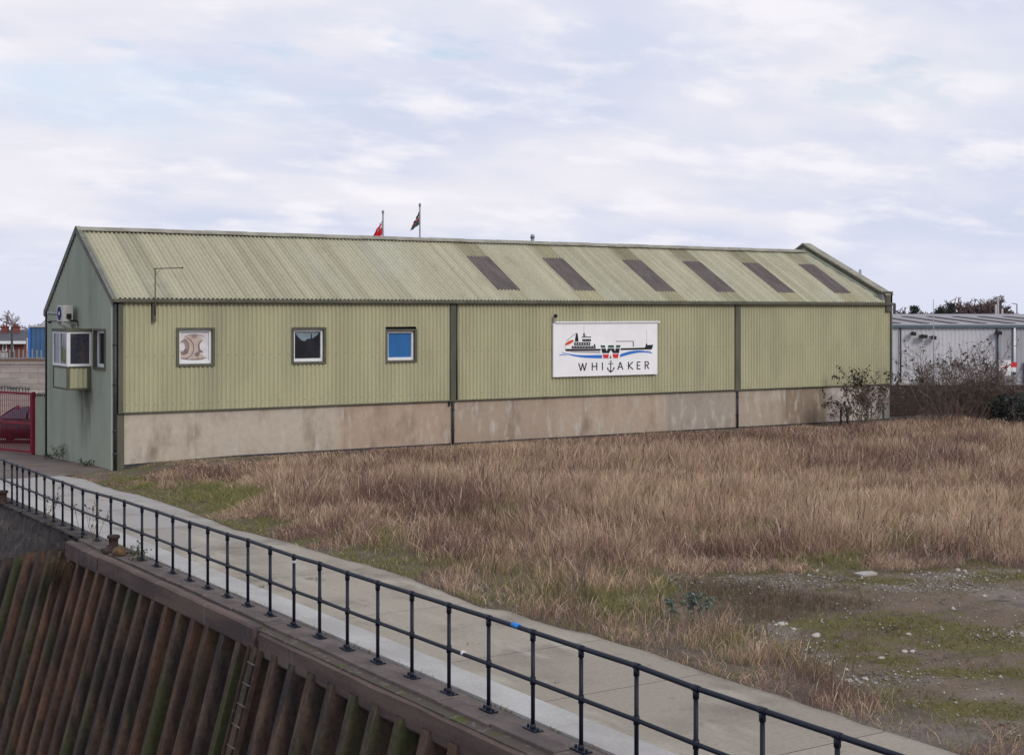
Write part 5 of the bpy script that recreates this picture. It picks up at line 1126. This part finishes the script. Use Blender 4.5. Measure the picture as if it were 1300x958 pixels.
ct = np.array([(.26, .25, .245), (.36, .34, .32), (.19, .17, .16), (.46, .44, .41), (.15, .125, .115)])[rg.integers(0, 5, n)]*rg.uniform(.8, 1.15, (n, 1))
g = fast_mesh('gravel', V.reshape(-1, 3), Q.reshape(-1, 3), 3, M['gravel'], tint=np.repeat(ct, 6, 0)); tag(g, 'loose pale grey gravel scattered over the bare dirt', 'gravel', kind='stuff')
print('pebbles', n)
# white stones, one by one
STN = [(240, 420), (345, 445), (685, 430), (770, 400), (978, 445), (1010, 447), (1255, 445), (1055, 382), (805, 422), (160, 688), (182, 683), (207, 680), (340, 733), (88, 765), (757, 722), (738, 803), (505, 920), (395, 865), (775, 803), (635, 835), (485, 940), (1222, 715), (240, 705), (560, 930), (1100, 560), (480, 890)]
for k, (a, b) in enumerate(STN):
    u, v = 940+a/3.547, 600+b/3.547; x, y = ground_at(u, v); rg2 = np.random.default_rng(k+400); big = k in (4, 10, 12, 13); r = (.062 if big else .038)*rg2.uniform(.8, 1.2)
    mb = MB(); mb.ball((0, 0, 0), r, 9, sq=(rg2.uniform(.8, 1.3), rg2.uniform(.8, 1.2), rg2.uniform(.55, .8))); P_ = np.array(mb.v); P_ *= (1+1.1*(vnoise(P_[:, 0]*1.6/r+k, P_[:, 1]*1.6/r+P_[:, 2]*1.3/r, 1, k)-.5))[:, None]
    mb.v = [tuple(p) for p in P_]; o = mb.build('stone', M['stone']); o.location = (x, y, float(ground_z(x, y))+r*.35)
    tag(o, 'chalky white stone lying on the bare gravelly ground', 'stone', 'white stones on the bare ground')
x, y = ground_at(940+565/3.547, 600+460/3.547); mb = MB(); mb.prism([(-.2, -.12), (.15, -.14), (.22, .06), (.05, .13), (-.2, .1)], lambda a, b, d: (x+a, y+b, d), .0, .05); o = mb.build('flat_slab', M['capstone'], bevel=.01); tag(o, 'flat pale broken slab lying at the edge of the grass', 'slab')

# dead stalks and small plants that can be told apart
def stalk(seed, u, v, hgt, n, label, m='twig', spread=.12, leaf=None, cat='plant', name='dead_weed', rm=.004):
    rg = np.random.default_rng(seed); x, y = ground_at(u, v); z = float(ground_z(x, y)); out = []
    for k in range(n):
        a = rg.uniform(0, 6.28); d = np.array([math.cos(a)*spread*2.2, math.sin(a)*spread*2.2, 1]); grow(rg, (x+rg.normal(0, spread), y+rg.normal(0, spread), z-.03), d/np.linalg.norm(d), hgt*rg.uniform(.6, 1), .007, 2, out, .4, (2, 4), .36, .12, .1)
    t = thing(name, label, cat, (x, y, z)); segs_to('stems', out, M[m], t, rm)
    if n >= 20: t['kind'] = 'stuff'
    if leaf:
        tips = np.array([o[1] for o in out]); leaves('leaves', tips[rg.integers(0, len(tips), leaf[0])], leaf[1], leaf[2], t, rg)
    return t
GREY = [(.16, .20, .17), (.22, .26, .23), (.11, .14, .12), (.09, .12, .08)]; DG = [(.05, .075, .03), (.07, .09, .035), (.035, .05, .025)]
stalk(1, 1049, 860, 1.25, 2, 'tall thin leafless sapling, left of two on the bare ground', spread=.04, name='sapling')
stalk(2, 1083, 862, 1.2, 2, 'tall thin leafless sapling, right of two on the bare ground', spread=.04, name='sapling')
stalk(3, 703, 775, 1.25, 9, 'cluster of dark dead stalks above the grass by the path edge', spread=.28)
stalk(4, 735, 768, 1.1, 6, 'second cluster of dead stalks beside the path edge grass', spread=.25)
stalk(5, 1222, 708, .9, 7, 'dark upright dead stalks at the grass edge on the right', spread=.2)
stalk(6, 1243, 705, 1.0, 5, 'thin dark dead stalks right of the upright dead stalks', spread=.15)
stalk(7, 884, 798, .75, 7, 'grey green leafy plant, taller one at the edge of the gravel', leaf=(420, .06, GREY), spread=.10, name='grey_plant')
stalk(8, 857, 783, .35, 6, 'low spreading grey green plant left of the taller one', leaf=(260, .06, GREY), spread=.16, name='grey_plant')
stalk(9, 905, 812, .5, 6, 'dead brown dock plant in front of the grey green plant', spread=.1)
stalk(10, 548, 640, 1.0, 9, 'dark brown dead weed clump standing in the middle of the grass', spread=.25)
stalk(11, 1120, 692, .6, 22, 'wide dark patch of dead weeds at the edge of bare ground', spread=.8)
stalk(12, 1160, 690, .55, 20, 'dark tangle of dead weeds right of the wide dead patch', spread=.7)
stalk(13, 830, 738, .5, 22, 'low dark dead weed patch left of the gravel', spread=.55)
stalk(14, 226, 586, .6, 5, 'thin dead weed against the base wall near the first window', spread=.15)
stalk(15, 513, 571, .75, 7, 'dead weed against the base wall left of the middle pipe', spread=.2)
stalk(16, 790, 556, .8, 8, 'dead weed against the base wall below the white sign', spread=.25)
stalk(17, 1000, 766, .35, 20, 'pale dead bramble tangle in the middle of the bare ground', spread=.45)
x, y = -.25, 4.6
def wall_weed(seed, x, y, h, n, lab):
    u, v, _ = project(x, y, float(ground_z(x, y))); rg = np.random.default_rng(seed)
    t = thing('green_weed', lab, 'plant', (x, y, float(ground_z(x, y)))); out = []
    for k in range(n):
        a = rg.uniform(0, 6.28); grow(rg, (x+rg.normal(0, .08), y+rg.normal(0, .12), float(ground_z(x, y))-.02), (math.cos(a)*.4, math.sin(a)*.4, 1), h*rg.uniform(.4, .9), .006, 2, out, .5, (2, 4), .5)
    segs_to('stems', out, M['twig'], t); tips = np.array([o[1] for o in out]); leaves('leaves', tips[rg.integers(0, len(tips), 160)]+rg.normal(0, .03, (160, 3)), .055, DG, t, rg)
wall_weed(61, -.22, 4.9, .6, 9, 'green weed growing at the foot of the gable wall')
wall_weed(62, -.2, 6.2, .3, 5, 'small low green weed at the gable foot near the fence panel')
wall_weed(63, -.2, 2.0, .22, 5, 'tiny green weed at the gable foot below the small window')
wall_weed(64, float(quay_x(-15.6))-.1, -15.6, .3, 6, 'green weed on the coping just right of the near bollard')
stalk(65, 118, 690, .9, 5, 'thin leafless weed growing through the railing at left', leaf=(30, .07, DG), spread=.12, name='quay_weed')
stalk(66, 60, 662, .75, 4, 'sparse weed behind the far railing posts', leaf=(26, .07, DG), spread=.12, name='quay_weed')
# straw tuft hanging where the beam ends
rg = np.random.default_rng(77); sx = float(quay_x(-12.4)); n = 420; x = sx-.5+rg.normal(0, .12, n); y = -12.35+rg.normal(0, .3, n); hgt = rg.uniform(.2, .55, n); la = np.stack([-rg.uniform(.05, .35, n), rg.normal(0, .12, n)], 1)
V = []
for f in (0, .5, 1):
    for s_ in (-1, 1): V.append(np.stack([x+la[:, 0]*f+.006*s_*(1-.7*f), y+la[:, 1]*f+.006*s_, -.42+hgt*.35*f-hgt*1.5*f*f], 1))
V = np.stack(V, 1).reshape(-1, 3); Q = ((np.arange(n)*6)[:, None, None]+np.array([[0, 1, 3, 2], [2, 3, 5, 4]])[None]).reshape(-1, 4)
o = fast_mesh('grass_tuft', V, Q, 4, M['grass'], tint=np.repeat(np.array([(.28, .22, .15)])*rg.uniform(.6, 1.2, (n, 1)), 6, 0)); tag(o, 'straw coloured grass tuft hanging over the sheet piles', 'grass tuft')

# ================================================================ SKY, SUN, CAMERA
w = bpy.data.worlds.new('World'); scene.world = w; w.use_nodes = True; n = w.node_tree.nodes; L = w.node_tree.links; n.clear()
SUN_EL, SUN_DIR = R(33), Vector((.12, -.85, 0))
sun_az = math.atan2(SUN_DIR.x, SUN_DIR.y)
sky = n.new('ShaderNodeTexSky'); sky.sky_type = 'NISHITA'; sky.sun_disc = False; sky.sun_elevation = SUN_EL; sky.sun_rotation = sun_az; sky.air_density = 1.0; sky.dust_density = 1.5
bg1 = n.new('ShaderNodeBackground'); bg1.inputs['Strength'].default_value = .12; L.new(sky.outputs[0], bg1.inputs['Color'])
tc = n.new('ShaderNodeTexCoord'); sep = n.new('ShaderNodeSeparateXYZ'); L.new(tc.outputs['Generated'], sep.inputs[0])
def mth(op, a, b=None):
    q = n.new('ShaderNodeMath'); q.operation = op
    for i, vv in enumerate((a, b)):
        if vv is None: continue
        if isinstance(vv, (int, float)): q.inputs[i].default_value = vv
        else: L.new(vv, q.inputs[i])
    return q.outputs[0]
zc = mth('ADD', mth('MAXIMUM', sep.outputs['Z'], 0.0), .22)
cmb = n.new('ShaderNodeCombineXYZ'); L.new(mth('DIVIDE', sep.outputs['X'], zc), cmb.inputs[0]); L.new(mth('DIVIDE', sep.outputs['Y'], zc), cmb.inputs[1])
def wn(scale, det, rough=.55, off=0.0):
    t = n.new('ShaderNodeTexNoise'); t.inputs['Scale'].default_value = scale; t.inputs['Detail'].default_value = det; t.inputs['Roughness'].default_value = rough
    mp = n.new('ShaderNodeMapping'); mp.inputs['Location'].default_value = (off, off*.7, 0); mp.inputs['Rotation'].default_value = (0, 0, .564); mp.inputs['Scale'].default_value = (.75, 1, 1); L.new(cmb.outputs[0], mp.inputs[0]); L.new(mp.outputs[0], t.inputs['Vector']); return t.outputs[0]
def wr(vv, a, b):
    r = n.new('ShaderNodeMapRange'); r.interpolation_type = 'SMOOTHSTEP'; r.inputs['From Min'].default_value = a; r.inputs['From Max'].default_value = b; L.new(vv, r.inputs['Value']); return r.outputs[0]
def wmix(f, a, b):
    x = n.new('ShaderNodeMix'); x.data_type = 'RGBA'; L.new(f, x.inputs['Factor']); ia, ib = [q for q in x.inputs if q.type == 'RGBA']
    for i_, vv in ((ia, a), (ib, b)):
        if isinstance(vv, tuple): i_.default_value = (*vv, 1)
        else: L.new(vv, i_)
    return [q for q in x.outputs if q.type == 'RGBA'][0]
cl = wmix(wr(wn(1.25, 4, .5), .36, .62), (.515, .555, .685), (.69, .678, .735))
cl = wmix(mth('MULTIPLY', wr(wn(3.6, 5, .55, 5.3), .48, .72), .6), cl, (.53, .57, .695))
cl = wmix(mth('MULTIPLY', wr(wn(4.6, 5, .55, 3.1), .46, .70), .8), cl, (.775, .75, .785))
cl = wmix(wr(mth('MULTIPLY', sep.outputs['Z'], -1.0), -.075, .0), cl, (.58, .605, .72))
bg2 = n.new('ShaderNodeBackground'); bg2.inputs['Strength'].default_value = 1.0; L.new(cl, bg2.inputs['Color'])
ms_ = n.new('ShaderNodeMixShader'); gap = mth('MULTIPLY', mth('SUBTRACT', 1.0, wr(wn(1.1, 5, .55, 7.7), .30, .46)), wr(sep.outputs['Z'], .07, .2)); gap2 = mth('MULTIPLY', wr(wn(3.0, 5, .55, 11.2), .60, .72), wr(sep.outputs['Z'], .09, .2)); L.new(mth('SUBTRACT', 1.0, mth('MULTIPLY', mth('MAXIMUM', gap, gap2), .6)), ms_.inputs[0]); L.new(bg1.outputs[0], ms_.inputs[1]); L.new(bg2.outputs[0], ms_.inputs[2])
wo = n.new('ShaderNodeOutputWorld'); L.new(ms_.outputs[0], wo.inputs[0])
sl = bpy.data.lights.new('sun', 'SUN'); sl.energy = 1.25; sl.angle = R(16); sl.color = (1, .95, .88); so = bpy.data.objects.new('sun', sl); col.objects.link(so)
dv = Vector((SUN_DIR.normalized().x*math.cos(SUN_EL), SUN_DIR.normalized().y*math.cos(SUN_EL), math.sin(SUN_EL))); so.rotation_euler = (-dv).to_track_quat('-Z', 'Y').to_euler(); so.location = (0, -40, 40)
cd = bpy.data.cameras.new('camera'); cd.sensor_width = 36; cd.sensor_fit = 'HORIZONTAL'; cd.lens = F/1300*36; cd.shift_y = -(479-V0)/1300; cd.clip_end = 6000; cd.clip_start = .1
co = bpy.data.objects.new('camera', cd); col.objects.link(co); co.location = (CX, CY, H); co.rotation_euler = (R(90), 0, -math.atan2(EY[0], EY[1])); scene.camera = co
scene.view_settings.view_transform = 'Standard'; scene.view_settings.look = 'None'; scene.view_settings.exposure = .32; scene.view_settings.gamma = 1
for o in list(bpy.data.objects):
    if '_o' in o: del o['_o']
scene.cycles.max_bounces = 6; scene.cycles.use_denoising = True
